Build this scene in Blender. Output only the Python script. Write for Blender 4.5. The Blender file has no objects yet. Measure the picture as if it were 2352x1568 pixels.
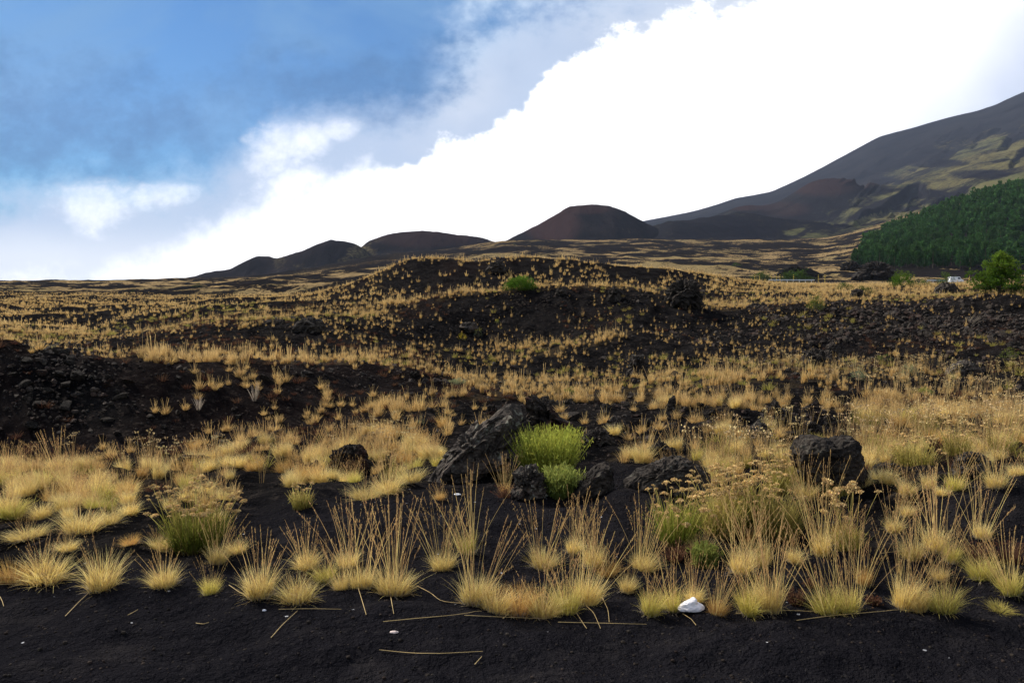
import bpy, math, random
import numpy as np

# ---------------------------------------------------------------- camera, sky, sun, exposure
S = bpy.context.scene
COL = S.collection
W0, H0, F0 = 2352.0, 1568.0, 1850.0          # the photograph's frame in working pixels, focal length in the same
VH = 690.0                                    # where the level horizon falls
CAMZ = 1.7
PITCH = math.atan((VH - H0 / 2) / F0)         # negative: camera tips down a little
CP, SP = math.cos(PITCH), math.sin(PITCH)

cam_d = bpy.data.cameras.new('camera')
cam = bpy.data.objects.new('camera', cam_d)
COL.objects.link(cam)
cam.location = (0, 0, CAMZ)
cam.rotation_euler = (math.pi / 2 + PITCH, 0, 0)
cam_d.sensor_width = 36.0
cam_d.lens = 36.0 * F0 / W0
cam_d.clip_start = 0.05
cam_d.clip_end = 30000
S.camera = cam

SUN_EL, SUN_AZ = math.radians(38), math.radians(-52)     # azimuth measured from straight ahead (+y), negative = left
sun_d = bpy.data.lights.new('sun', 'SUN')
sun_d.energy = 4.2
sun_d.angle = math.radians(6)
sun_d.color = (1.0, 0.93, 0.82)
sun = bpy.data.objects.new('sun', sun_d)
COL.objects.link(sun)
sun.rotation_euler = (math.pi / 2 - SUN_EL, 0, math.pi - SUN_AZ)

S.view_settings.view_transform = 'Standard'
S.view_settings.look = 'None'
S.view_settings.exposure = 0.88
S.view_settings.gamma = 1.0
S.cycles.max_bounces = 6
S.cycles.diffuse_bounces = 2
S.cycles.glossy_bounces = 2
S.cycles.transmission_bounces = 2
S.cycles.transparent_max_bounces = 4
S.cycles.use_denoising = True
S.cycles.volume_bounces = 0


class NT:
    """small helper to write node graphs as expressions"""
    def __init__(self, tree):
        self.t = tree
        tree.nodes.clear()

    def n(self, kind, **kw):
        nd = self.t.nodes.new(kind)
        for k, v in kw.items():
            setattr(nd, k, v)
        return nd

    def put(self, sock, val):
        if isinstance(val, bpy.types.NodeSocket):
            self.t.links.new(val, sock)
        elif val is not None:
            sock.default_value = val

    def m(self, op, a, b=None, c=None, clamp=False):
        nd = self.n('ShaderNodeMath', operation=op, use_clamp=clamp)
        for i, v in enumerate((a, b, c)):
            if v is not None:
                self.put(nd.inputs[i], v)
        return nd.outputs[0]

    def step(self, x, lo, hi, a=0.0, b=1.0):
        nd = self.n('ShaderNodeMapRange', interpolation_type='SMOOTHSTEP')
        for i, v in enumerate((x, lo, hi, a, b)):
            self.put(nd.inputs[i], v)
        return nd.outputs[0]

    def mix(self, f, a, b, mode='MIX'):
        nd = self.n('ShaderNodeMix', data_type='RGBA', blend_type=mode)
        self.put(nd.inputs[0], f)
        for i, v in ((6, a), (7, b)):
            self.put(nd.inputs[i], (*v, 1.0) if isinstance(v, tuple) and len(v) == 3 else v)
        return nd.outputs[2]

    def noise(self, vec, scale, detail=4.0, rough=0.55, dist=0.0, dim='3D'):
        nd = self.n('ShaderNodeTexNoise', noise_dimensions=dim)
        self.put(nd.inputs['Vector'], vec)
        nd.inputs['Scale'].default_value = scale
        nd.inputs['Detail'].default_value = detail
        nd.inputs['Roughness'].default_value = rough
        nd.inputs['Distortion'].default_value = dist
        return nd.outputs['Fac']

    def attr(self, name, out='Fac'):
        return self.n('ShaderNodeAttribute', attribute_name=name).outputs[out]

    def curve(self, x, pts):
        nd = self.n('ShaderNodeFloatCurve')
        c = nd.mapping.curves[0]
        pts = sorted(pts)
        c.points[0].location = pts[0]
        c.points[1].location = pts[-1]
        for p in pts[1:-1]:
            c.points.new(*p)
        for p in c.points:
            p.handle_type = 'AUTO_CLAMPED'
        nd.mapping.use_clip = False
        nd.mapping.update()
        self.put(nd.inputs['Value'], x)
        return nd.outputs[0]


def build_world():
    w = bpy.data.worlds.new('World')
    S.world = w
    w.use_nodes = True
    g = NT(w.node_tree)
    out = g.n('ShaderNodeOutputWorld')
    bg = g.n('ShaderNodeBackground')
    g.t.links.new(bg.outputs[0], out.inputs[0])
    sky = g.n('ShaderNodeTexSky', sky_type='NISHITA', sun_disc=False)
    sky.sun_elevation = SUN_EL
    sky.sun_rotation = SUN_AZ
    sky.altitude = 1800
    sky.air_density = 1.6
    sky.ozone_density = 2.0
    vec = g.n('ShaderNodeTexCoord').outputs['Generated']
    sep = g.n('ShaderNodeSeparateXYZ')
    g.put(sep.inputs[0], vec)
    x, y, z = sep.outputs
    yy = g.m('MAXIMUM', y, 0.08)
    s0 = g.m('DIVIDE', x, yy)
    t0 = g.m('DIVIDE', z, yy)
    # slow warp so that no cloud edge is a clean curve
    cv = g.n('ShaderNodeCombineXYZ')
    g.put(cv.inputs[0], s0); g.put(cv.inputs[1], g.m('MULTIPLY', t0, 1.25))
    P = cv.outputs[0]
    n_big = g.noise(P, 5.0, 7.0, 0.55)
    cv2 = g.n('ShaderNodeVectorMath', operation='ADD')
    g.put(cv2.inputs[0], P); cv2.inputs[1].default_value = (7.3, 2.1, 4.4)
    n_b2 = g.noise(cv2.outputs[0], 4.0, 6.0, 0.5)
    n_fine = g.noise(cv2.outputs[0], 17.0, 7.0, 0.62)
    n_tiny = g.noise(P, 60.0, 5.0, 0.65)
    s = g.m('ADD', s0, g.m('MULTIPLY', g.m('SUBTRACT', n_big, 0.5), 0.10))
    t = g.m('ADD', t0, g.m('MULTIPLY', g.m('SUBTRACT', n_b2, 0.5), 0.07))
    A = lambda U: ((U - 1176) / F0 + 0.75) / 1.5
    B = lambda V: (VH - V) / F0 / 0.6 + 0.2
    a = g.m('ADD', g.m('DIVIDE', s, 1.5), 0.5)
    pix = lambda V: (VH - V) / F0                       # elevation tangent
    def line(pts):
        v = g.curve(a, [(A(u), B(q)) for u, q in pts])
        return g.m('MULTIPLY', g.m('SUBTRACT', v, 0.2), 0.6)
    def blob(U, V, ru, rv, soft=0.6):
        du = g.m('DIVIDE', g.m('SUBTRACT', s, (U - 1176) / F0), ru / F0)
        dv = g.m('DIVIDE', g.m('SUBTRACT', t, pix(V)), rv / F0)
        d = g.m('ADD', g.m('MULTIPLY', du, du), g.m('MULTIPLY', dv, dv))
        d = g.m('ADD', d, g.m('MULTIPLY', g.m('SUBTRACT', n_fine, 0.5), 9.0))
        d = g.m('ADD', d, g.m('MULTIPLY', g.m('SUBTRACT', n_tiny, 0.5), 3.0))
        return g.step(d, 1.2 + soft, 0.6 - soft)
    # clear blue with thin veils
    cl = g.n('ShaderNodeVectorMath', operation='MULTIPLY')
    g.put(cl.inputs[0], sky.outputs[0]); cl.inputs[1].default_value = SKY_TINT
    base = cl.outputs[0]
    veil = g.step(g.noise(cv2.outputs[0], 3.4, 6.0, 0.55, 0.8), 0.38, 0.66)
    col = g.mix(g.m('MULTIPLY', veil, 0.65), base, (0.16, 0.345, 0.61))
    deep = g.m('MAXIMUM', blob(900, 225, 330, 80, 2.2), blob(120, 300, 300, 110, 2.2))
    col = g.mix(g.m('MULTIPLY', deep, 0.65), col, (0.035, 0.14, 0.34))
    # high pale veil in the top middle
    up = g.m('MULTIPLY', g.step(s, (930 - 1176) / F0, (1090 - 1176) / F0), g.step(g.m('ADD', g.m('MULTIPLY', n_big, .6), g.m('MULTIPLY', n_fine, .4)), 0.38, 0.58))
    col = g.mix(g.m('MULTIPLY', up, 0.85), col, (0.66, 0.79, 0.96))
    # pale cloud deck under the blue
    p_line = line([(-200, 470), (0, 462), (150, 440), (300, 438), (430, 425), (540, 385), (620, 315), (700, 285), (850, 272), (960, 262), (1040, 215), (1120, 130), (1240, 60), (1400, 10), (1560, -40), (2500, -200)])
    d = g.m('SUBTRACT', p_line, t)
    pale = g.step(g.m('ADD', d, g.m('MULTIPLY', g.m('SUBTRACT', n_fine, 0.5), 0.11)), -0.03, 0.045)
    pale_col = g.mix(g.step(n_b2, 0.38, 0.66), (0.50, 0.60, 0.78), (0.70, 0.75, 0.85))
    pale_col = g.mix(g.step(t, pix(500), pix(620)), pale_col, (0.80, 0.84, 0.93))
    col = g.mix(g.m('MULTIPLY', pale, 0.93), col, pale_col)
    # bright cumulus bank
    w_line = line([(-300, 720), (0, 700), (300, 640), (480, 565), (560, 515), (700, 440), (800, 416), (950, 395), (985, 368), (1090, 322), (1190, 285), (1240, 235), (1290, 165), (1400, 90), (1500, 66), (1600, 45), (1700, 15), (1780, -30), (1900, -90), (2500, -300)])
    dw = g.m('ADD', g.m('SUBTRACT', w_line, t), g.m('MULTIPLY', g.m('SUBTRACT', n_fine, 0.5), 0.10))
    dw = g.m('ADD', dw, g.m('MULTIPLY', g.m('SUBTRACT', n_tiny, 0.5), 0.022))
    softness = g.step(s, (700 - 1176) / F0, (990 - 1176) / F0, 0.036, 0.009)
    white = g.step(g.m('DIVIDE', dw, softness), -1.0, 1.0)
    for (U, V, ru, rv) in ((645, 378, 50, 60), (690, 340, 44, 30), (765, 312, 36, 22), (210, 478, 80, 46), (365, 458, 60, 24)):
        white = g.m('MAXIMUM', white, g.m('MULTIPLY', blob(U, V, ru, rv, 2.0), 0.62))
    col = g.mix(white, col, (1.35, 1.34, 1.36))
    # grey shade at the upper right of the bank
    gr = g.m('MULTIPLY', g.step(g.m('ADD', s, g.m('MULTIPLY', t, -0.85)), 0.19, 0.41), 0.9)
    gr = g.m('MULTIPLY', gr, g.step(n_b2, 0.20, 0.6))
    col = g.mix(gr, col, (0.56, 0.64, 0.82))
    # behind the viewer and overhead: broken cloud over blue
    back = g.step(y, 0.42, 0.20)
    nb = g.noise(vec, 2.2, 6.0, 0.55)
    bc = g.mix(g.step(nb, 0.42, 0.60), base, (0.86, 0.88, 0.92))
    col = g.mix(back, col, bc)
    g.put(bg.inputs[0], col)
    bg.inputs[1].default_value = 0.60


SKY_TINT = (0.023, 0.050, 0.080)
build_world()

# ---------------------------------------------------------------- numbers: noise, projection
def _hash(ix, iy, iz, seed):
    h = (ix.astype(np.int64) * 374761393 + iy.astype(np.int64) * 668265263 + iz.astype(np.int64) * 2147483647 + seed * 974711) & 0xFFFFFFFF
    h = ((h ^ (h >> 13)) * 1274126177) & 0xFFFFFFFF
    h = ((h ^ (h >> 16)) * 2246822519) & 0xFFFFFFFF
    return ((h ^ (h >> 15)) & 0xFFFFFF) / float(0xFFFFFF)


def noise2(x, y, seed=0):
    x = np.asarray(x, float); y = np.asarray(y, float)
    ix, iy = np.floor(x), np.floor(y)
    fx, fy = x - ix, y - iy
    ux, uy = fx * fx * fx * (fx * (fx * 6 - 15) + 10), fy * fy * fy * (fy * (fy * 6 - 15) + 10)
    z = np.zeros_like(ix)
    a, b = _hash(ix, iy, z, seed), _hash(ix + 1, iy, z, seed)
    c, d = _hash(ix, iy + 1, z, seed), _hash(ix + 1, iy + 1, z, seed)
    return (a + (b - a) * ux) * (1 - uy) + (c + (d - c) * ux) * uy          # 0..1


def fbm2(x, y, octs=4, seed=0, gain=0.5):
    t = 0; amp = 1; tot = 0
    for o in range(octs):
        ca, sa = math.cos(o * 1.1), math.sin(o * 1.1)
        t = t + amp * noise2((x * ca - y * sa) * 2 ** o, (x * sa + y * ca) * 2 ** o, seed + o * 17)
        tot += amp; amp *= gain
    return t / tot


def noise3(p, seed=0):
    i = np.floor(p); f = p - i
    u = f * f * (3 - 2 * f)
    r = 0
    for dx in (0, 1):
        for dy in (0, 1):
            for dz in (0, 1):
                w = (u[:, 0] if dx else 1 - u[:, 0]) * (u[:, 1] if dy else 1 - u[:, 1]) * (u[:, 2] if dz else 1 - u[:, 2])
                r = r + w * _hash(i[:, 0] + dx, i[:, 1] + dy, i[:, 2] + dz, seed)
    return r


def fbm3(p, octs=4, seed=0, gain=0.5, ridged=False):
    t = 0; amp = 1; tot = 0
    for o in range(octs):
        n = noise3(p * 2 ** o + 3.7 * o, seed + 31 * o)
        if ridged:
            n = 1 - np.abs(2 * n - 1)
        t = t + amp * n; tot += amp; amp *= gain
    return t / tot


def sst(x, a, b):
    t = np.clip((np.asarray(x, float) - a) / (b - a), 0, 1)
    return t * t * (3 - 2 * t)


def world_of(U, V, D):
    """point at horizontal forward distance D seen at working pixel U, V"""
    u, v = (np.asarray(U, float) - W0 / 2) / F0, (H0 / 2 - np.asarray(V, float)) / F0
    y = CP - SP * v
    z = SP + CP * v
    k = D / y
    return u * k, D, CAMZ + z * k


def pixel_of(x, y, z):
    dz = z - CAMZ
    dep = y * CP + dz * SP
    dep = np.maximum(dep, 0.3)
    up = -y * SP + dz * CP
    return W0 / 2 + F0 * x / dep, H0 / 2 - F0 * up / dep


# ---------------------------------------------------------------- the lie of the land
# each row: distance and height (as sighted) of one ridge, toe or hollow, along its length
def L(*pts):
    return pts


RIDGES = [
    # U, D, V
    L((0, 6.8, 1216), (300, 6.8, 1200), (560, 6.8, 1184), (700, 6.8, 1163), (900, 6.8, 1141), (1010, 6.8, 1146), (1200, 6.9, 1150), (1330, 6.9, 1143), (1450, 6.9, 1128), (1700, 6.8, 1135), (2000, 6.6, 1125), (2352, 6.2, 1098)),
    L((0, 9.2, 1118), (300, 9.2, 1115), (560, 9.2, 1098), (800, 9.2, 1105), (900, 9.0, 1105), (1000, 9, 1098), (1200, 9, 1088), (1350, 9, 1080), (1450, 9, 1080), (1650, 9.0, 1078), (1900, 9, 1078), (2100, 8.5, 1062), (2352, 8.0, 1040)),
    L((0, 13, 1040), (300, 13, 1046), (430, 13, 1044), (520, 13.4, 1018), (620, 14, 992), (750, 15, 972), (830, 16, 952), (900, 17, 930), (1050, 17, 926), (1200, 16.5, 931), (1350, 16, 936), (1500, 15.5, 940), (1650, 15.5, 938), (1800, 15.5, 945), (2000, 14.5, 960), (2200, 13.5, 970), (2352, 13, 980)),
    L((0, 15.6, 797), (100, 15.9, 810), (250, 16.3, 828), (500, 17.2, 832), (700, 18.6, 836), (850, 20, 846), (950, 21, 858), (1050, 22, 878), (1150, 22.5, 888), (1350, 22, 893), (1500, 22, 887), (1650, 22, 866), (1800, 22, 856), (1900, 21.5, 862), (2000, 21, 882), (2200, 20, 908), (2352, 19, 915)),
    L((0, 19.5, 845), (280, 20.5, 842), (500, 22, 830), (700, 24, 830), (850, 25, 828), (950, 26, 828), (1040, 27, 872), (1100, 27, 872), (1200, 26.5, 872), (1350, 26, 876), (1500, 26, 862), (1650, 26, 858), (1800, 26, 852), (2000, 25, 862), (2200, 24, 885), (2352, 23, 892)),
    L((0, 25, 812), (130, 25, 812), (270, 25.5, 814), (400, 27, 800), (500, 28, 788), (640, 29, 782), (784, 29.5, 782), (850, 30, 792), (940, 31, 806), (1000, 31, 815), (1060, 31, 828), (1130, 31, 838), (1200, 31, 825), (1270, 31.2, 806), (1330, 31.5, 795), (1450, 31.5, 785), (1600, 31.5, 796), (1750, 31, 806), (1900, 30.5, 812), (2100, 30, 822), (2352, 29, 805)),
    L((0, 34, 790), (130, 34, 796), (270, 33, 784), (350, 32.5, 768), (500, 33, 748), (640, 34, 742), (784, 34, 740), (900, 34.5, 752), (960, 35, 772), (1040, 36, 800), (1130, 36, 805), (1200, 36, 800), (1350, 35.5, 775), (1450, 35, 755), (1600, 35, 768), (1750, 34.5, 768), (1900, 34, 762), (2100, 34, 765), (2352, 33, 745)),
    L((0, 42, 768), (130, 41, 784), (270, 39, 773), (350, 37.5, 764), (500, 37.5, 736), (640, 38.5, 726), (784, 40, 716), (850, 41, 711), (940, 42, 701), (1000, 42, 690), (1100, 42, 675), (1200, 42, 667), (1350, 42, 659), (1450, 42, 664), (1550, 41, 690), (1650, 41, 712), (1750, 40, 709), (1850, 40, 700), (2000, 40, 694), (2150, 39, 687), (2250, 38, 680), (2352, 38, 674)),
    L((0, 55, 750), (100, 54, 770), (200, 50, 776), (270, 49, 765), (400, 48, 758), (500, 48, 738), (640, 49, 728), (784, 50, 719), (900, 50, 716), (1000, 50, 712), (1200, 51, 690), (1350, 52, 682), (1450, 52, 686), (1550, 50, 700), (1650, 51, 703), (1750, 52, 694), (2000, 52, 690), (2352, 50, 684)),
    L((0, 66, 738), (100, 65, 750), (197, 60, 764), (300, 57, 735), (400, 57, 713), (500, 57, 704), (600, 58, 698), (784, 60, 686), (900, 60, 674), (1000, 60, 670), (1100, 60, 667), (1200, 60, 664), (1300, 60, 660), (1400, 61, 653), (1500, 62, 658), (1600, 62, 668), (1700, 64, 680), (1800, 66, 680), (2000, 68, 678), (2200, 64, 672), (2352, 60, 668)),
    L((0, 100, 713), (197, 88, 722), (400, 78, 716), (600, 72, 700), (700, 70, 682), (760, 70, 668), (800, 70, 654), (850, 70, 634), (900, 70, 613), (960, 70, 599), (1035, 70, 600), (1090, 70, 609), (1150, 70, 599), (1220, 70, 597), (1300, 70, 606), (1400, 71, 614), (1500, 73, 626), (1600, 77, 639), (1700, 88, 655), (1850, 98, 663), (2000, 105, 663), (2200, 98, 663), (2352, 90, 660)),
    L((0, 165, 692), (400, 125, 703), (700, 100, 700), (850, 92, 672), (960, 92, 660), (1200, 92, 658), (1400, 95, 655), (1600, 120, 652), (1850, 165, 655), (2100, 160, 655), (2352, 140, 656)),
    L((0, 262, 678), (400, 262, 678), (700, 262, 664), (960, 262, 650), (1200, 262, 645), (1400, 262, 645), (1600, 262, 648), (1750, 262, 650), (2200, 262, 651), (2352, 262, 651)),
    L((0, 278, 677), (400, 278, 676), (700, 278, 661), (960, 278, 645), (1200, 278, 641), (1400, 278, 642), (1600, 278, 647), (1750, 278, 650), (2200, 278, 651), (2352, 278, 651)),
    L((0, 440, 664), (400, 440, 662), (700, 440, 642), (960, 440, 625), (1200, 440, 618), (1400, 440, 615), (1600, 440, 621), (1800, 440, 627), (1950, 440, 624), (2050, 440, 618), (2200, 440, 612), (2352, 440, 604), (2950, 440, 570)),
    L((0, 660, 647), (200, 660, 648), (400, 660, 645), (500, 680, 645), (600, 690, 640), (700, 700, 630), (840, 720, 612), (1000, 740, 597), (1150, 760, 583), (1300, 760, 584), (1500, 760, 585), (1700, 760, 590), (1880, 760, 588), (1960, 760, 572), (2030, 760, 552), (2100, 760, 528), (2200, 760, 492), (2280, 760, 462), (2352, 760, 450), (2950, 760, 380)),
    L((0, 1250, 668), (400, 1250, 658), (500, 1250, 650), (600, 1250, 640), (700, 1250, 624), (850, 1250, 596), (1000, 1250, 584), (1150, 1250, 562), (1300, 1250, 558), (1480, 1250, 552), (1700, 1250, 555), (1900, 1250, 548), (2000, 1250, 525), (2100, 1200, 492), (2200, 1100, 460), (2280, 1000, 440), (2352, 950, 434), (2950, 900, 372)),
    L((0, 1700, 684), (400, 1700, 672), (600, 1700, 650), (1000, 1700, 608), (1500, 1700, 575), (2000, 1700, 545), (2352, 1700, 470), (2950, 1700, 400)),
]
SG = np.arange(-1400.0, 3800.0, 6.0)            # sight bearing samples, as 1176 + F0 * x / y


def _smooth(a, k=3.0):
    r = int(k * 3); w = np.exp(-0.5 * (np.arange(-r, r + 1) / k) ** 2); w /= w.sum()
    return np.convolve(np.pad(a, r, mode='edge'), w, 'valid')


def _table():
    ds, zs = [], []
    flat = np.zeros_like(SG)
    for d0, z0 in ((0.6, 0.0), (2.5, 0.0), (4.3, 0.0)):
        ds.append(flat + d0); zs.append(flat + z0)
    for row in RIDGES:
        p = np.array(row, float)
        x, y, z = world_of(p[:, 0], p[:, 2], p[:, 1])
        b = W0 / 2 + F0 * x / y
        ds.append(_smooth(np.interp(SG, b, y), 4)); zs.append(_smooth(np.interp(SG, b, z), 2.6))
    ds, zs = np.array(ds), np.array(zs)
    ds = np.maximum.accumulate(ds + np.arange(len(ds))[:, None] * 1e-3, axis=0)
    LG = np.linspace(math.log(1.0), math.log(1700.0), 1500)
    T = np.empty((len(SG), len(LG)))
    yq = np.exp(LG)
    for i in range(len(SG)):
        d, z = ds[:, i], zs[:, i]
        h = np.diff(d); dl = np.diff(z) / h
        m = np.zeros_like(d)
        w1, w2 = 2 * h[1:] + h[:-1], h[1:] + 2 * h[:-1]
        same = dl[:-1] * dl[1:] > 0
        with np.errstate(all='ignore'):
            hm = (w1 + w2) / (w1 / dl[:-1] + w2 / dl[1:])
        m[1:-1] = np.where(same, np.nan_to_num(hm), 0.0)
        m[0] = dl[0]; m[-1] = dl[-1]
        k = np.clip(np.searchsorted(d, yq) - 1, 0, len(d) - 2)
        tt = np.clip((yq - d[k]) / h[k], 0, 1)
        t2, t3 = tt * tt, tt ** 3
        T[i] = (2 * t3 - 3 * t2 + 1) * z[k] + (t3 - 2 * t2 + tt) * h[k] * m[k] + (-2 * t3 + 3 * t2) * z[k + 1] + (t3 - t2) * h[k] * m[k + 1]
    return LG, T


LG, TAB = _table()


def base_z(x, y):
    x = np.asarray(x, float); y = np.asarray(y, float)
    yc = np.clip(y, 2.2, 1699.0)
    b = np.clip(W0 / 2 + F0 * x / yc, SG[0], SG[-1] - 1e-3)
    fi = (b - SG[0]) / (SG[1] - SG[0]); i = np.floor(fi).astype(int); fi = fi - i; i = np.clip(i, 0, len(SG) - 2)
    fj = (np.log(yc) - LG[0]) / (LG[1] - LG[0]); j = np.clip(np.floor(fj).astype(int), 0, len(LG) - 2); fj = fj - j
    return (TAB[i, j] * (1 - fi) + TAB[i + 1, j] * fi) * (1 - fj) + (TAB[i, j + 1] * (1 - fi) + TAB[i + 1, j + 1] * fi) * fj


def blobs(U, V, lst):
    m = np.zeros_like(U)
    for (u, v, ru, rv, s, *rot) in lst:
        c, q = math.cos(math.radians(rot[0] if rot else 0)), math.sin(math.radians(rot[0] if rot else 0))
        a, b = (U - u) * c - (V - v) * q, (U - u) * q + (V - v) * c
        d = (a / ru) ** 2 + (b / rv) ** 2
        m = np.maximum(m, s * sst(d, 1.6, 0.4))
    return m


# where loose clinker lies thick / where the black sand is smooth (on the visible slopes)
CLINKER = [(110, 900, 190, 110, 1.0), (300, 970, 150, 60, .75), (520, 980, 160, 45, .5), (760, 870, 160, 40, .5), (300, 850, 120, 20, .5), (1950, 745, 360, 48, .9), (2260, 760, 200, 80, 1.0), (1640, 760, 120, 34, .8),
           (700, 745, 90, 18, .6), (1560, 672, 70, 34, .7), (1250, 690, 120, 20, .5), (1400, 960, 260, 60, .35), (1800, 965, 120, 40, .5), (1760, 690, 120, 22, .5), (1150, 610, 60, 16, .6),
           (2000, 820, 300, 30, .4), (2200, 990, 200, 25, .35), (880, 880, 150, 30, .5), (1480, 690, 90, 25, .6)]
SMOOTH = [(1050, 1230, 560, 110, 1.0), (1176, 1480, 1700, 130, 1.0), (2300, 1180, 180, 90, .8), (1420, 1110, 120, 50, .8)]


def rough_z(x, y):
    """real relief on top of the smooth lie of the land, coarser farther away"""
    x = np.asarray(x, float); y = np.asarray(y, float)
    b = W0 / 2 + F0 * x / np.maximum(y, 2.2)
    r = np.zeros_like(y)
    wind = fbm2(x * 0.5 + 0.35 * y, y * 2.2, 3, 5)
    r += 0.045 * (wind - 0.5) * sst(y, 40, 6)
    for lam, amp, lo, hi, sd in ((0.16, .048, 1, 22, 1), (0.4, .10, 1.5, 60, 2), (1.0, .12, 4.5, 120, 3), (2.6, .26, 9, 260, 4), (7.0, .62, 20, 700, 6), (19, 2.0, 45, 1700, 7), (52, 4.5, 130, 1700, 8), (140, 5.0, 420, 1700, 9)):
        w = sst(y, lo, lo * 2.2) * (1 - sst(y, hi * .6, hi))
        n = noise2(x / lam + 11.3 * sd, y / lam + 5.1 * sd, sd)
        if lam >= 1.0:
            n = 0.5 * n + 0.5 * (1 - np.abs(2 * noise2(x / lam * 1.3 - 3.1 * sd, y / lam * 1.3 + 8.7, sd + 40) - 1))
        if lam in (7.0, 19):
            w = w * (1 + .55 * sst(b, 1000, 700) * sst(y, 34, 55) * (1 - sst(y, 260, 420)))
        r += amp * w * (n - 0.5)
    r = r * (1 - .85 * sst(b, 1480, 1640) * sst(y, 75, 110) * (1 - sst(y, 270, 330)))
    road = np.exp(-((y - 270) / 16.0) ** 2)            # the road runs level on its own shelf
    r = r * (1 - road * sst(y, 225, 250) * (b > 1500))
    return r


def gz(x, y):
    return base_z(x, y) + rough_z(x, y)


_MARCH = np.exp(np.linspace(math.log(2.4), math.log(1600), 3500))


def hit(U, V):
    """first ground point under working pixel U, V"""
    x, y, z = world_of(U, V, _MARCH)
    d = gz(x, y) - z
    k = np.argmax(d > 0)
    if d[k] <= 0:
        k = len(d) - 1
    if k > 0:
        f = d[k - 1] / (d[k - 1] - d[k] + 1e-9)
        D = _MARCH[k - 1] + f * (_MARCH[k] - _MARCH[k - 1])
    else:
        D = _MARCH[0]
    x, y, z = world_of(U, V, D)
    return float(x), float(y), float(gz(np.array([x]), np.array([y]))[0])


def grid_attrs(x, y, z):
    """straw cover, clinker, smooth sand, reddish scoria: 0..1 at each ground point"""
    U, V = pixel_of(x, y, z)
    e = np.maximum(0.35, y * 0.018)
    sl = (base_z(x, y + e) - base_z(x, y - e)) / (2 * e)
    e2 = np.maximum(0.2, y * 0.006)
    sl2 = (gz(x, y + e2) - gz(x, y - e2)) / (2 * e2)
    far = sst(y, 90, 240)
    s = sl * 0.6 + sl2 * 0.4
    trend = 0.07 * far
    face = sst(s - trend, 0.03, 0.17)
    n1 = fbm2(x * 0.16 + 3, y * 0.16, 4, 21)
    n2 = fbm2(x * 0.035, y * 0.025 + 9, 4, 22)
    n3 = fbm2(x * 0.9, y * 0.9, 3, 23)
    patch = sst(n1 * 0.55 + n2 * 0.25 + n3 * 0.2, 0.40, 0.60)
    mid = np.clip(0.80 * (1 - 0.9 * face) * (0.10 + 0.9 * patch), 0, 1)
    p2 = sst(n1 * 0.3 + n2 * 0.7, 0.42, 0.58)
    dist = np.clip((1 - 0.9 * face) * (0.30 + 0.62 * p2), 0, 1)
    g = mid * (1 - far) + dist * far
    g = g * (1 - (0.55 - 0.45 * sst(W0 / 2 + F0 * x / np.maximum(y, 2.2), 800, 1150)) * sst(y, 500, 1000))
    g = np.clip(g + far * .25 * (n3 - .5), 0, 1)
    front = y < 300
    cl = blobs(U, V, CLINKER) * front * (.25 + .75 * np.where(y < 22, 1, sst(n1 * .5 + n3 * .5, .40, .60)))
    sm = np.where(y < 12, blobs(U, V, SMOOTH), 0)
    g = g * (1 - 0.8 * cl) * (1 - sm)
    add = blobs(U, V, GRASSY) * (0.55 + 0.6 * n3)
    sub = blobs(U, V, BARE)
    g = np.clip(np.maximum(g, add), 0, 1) * (1 - sub * front)
    for poly, val, y0, y1 in POLYS:
        k = inside(poly, U + 14 * (n3 - .5), V + 14 * (n1 - .5)) & (y > y0) & (y < y1)
        g = np.where(k, g * (1 - val) if val > 0 else np.maximum(g, -val * (.5 + .7 * n3)), g)
    g = np.where(y < 5.6, 0, g)
    red = sst(fbm2(x * 0.22 + 50, y * 0.22, 4, 33), 0.58, 0.70) * (1 - sm) * (y > 9)
    return g, cl, sm, red


GRASSY = [(250, 1115, 420, 60, .62), (700, 1075, 200, 26, .7, 12), (960, 1045, 60, 40, .9), (1470, 1050, 110, 22, .9), (1330, 905, 300, 15, 1.0), (1640, 930, 180, 22, .9), (1720, 868, 240, 16, .95),
          (1090, 890, 130, 26, .8, 25), (1210, 838, 110, 22, .8, 32), (1390, 768, 120, 14, .75, 18), (560, 831, 330, 6, 1.0), (820, 717, 160, 7, .9), (640, 735, 130, 6, .7, 12), (1020, 688, 110, 6, .7, 18), (1270, 655, 260, 8, .9),
          (2200, 960, 260, 30, .85), (2110, 1035, 260, 32, .9), (1680, 1055, 120, 26, .8), (260, 802, 140, 8, .8, 14), (420, 735, 110, 6, .8, 10), (1720, 655, 240, 12, .7), (2050, 662, 340, 12, .75), (1800, 838, 260, 10, .6),
          (890, 640, 60, 30, .7), (740, 680, 110, 8, .7, 18), (1200, 598, 120, 3, .8), (900, 945, 110, 22, .6, 10), (2330, 870, 110, 26, .6), (1660, 705, 70, 12, .8), (1900, 905, 300, 14, .6), (800, 1030, 130, 20, .6, 8), (930, 935, 60, 12, .9)]
BARE = [(1050, 1230, 560, 100, 1.0), (450, 935, 520, 80, .80), (870, 880, 140, 26, .6), (990, 828, 120, 20, .55), (1330, 737, 280, 42, .62), (1040, 760, 140, 22, .5), (1230, 630, 250, 17, .5), (960, 640, 120, 10, .4), (480, 745, 330, 14, .75, 17), (2150, 740, 320, 60, .6), (1680, 765, 180, 34, .6), (1420, 835, 190, 28, .6),
        (1450, 985, 330, 36, .72), (1060, 960, 110, 24, .5), (2330, 1190, 130, 90, .7), (1250, 1110, 260, 40, .9), (1680, 815, 160, 22, .5), (2150, 890, 260, 14, .5), (1800, 1000, 140, 26, .5), (620, 790, 260, 22, .35), (120, 690, 260, 8, .4), (250, 655, 300, 10, .5)]

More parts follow.
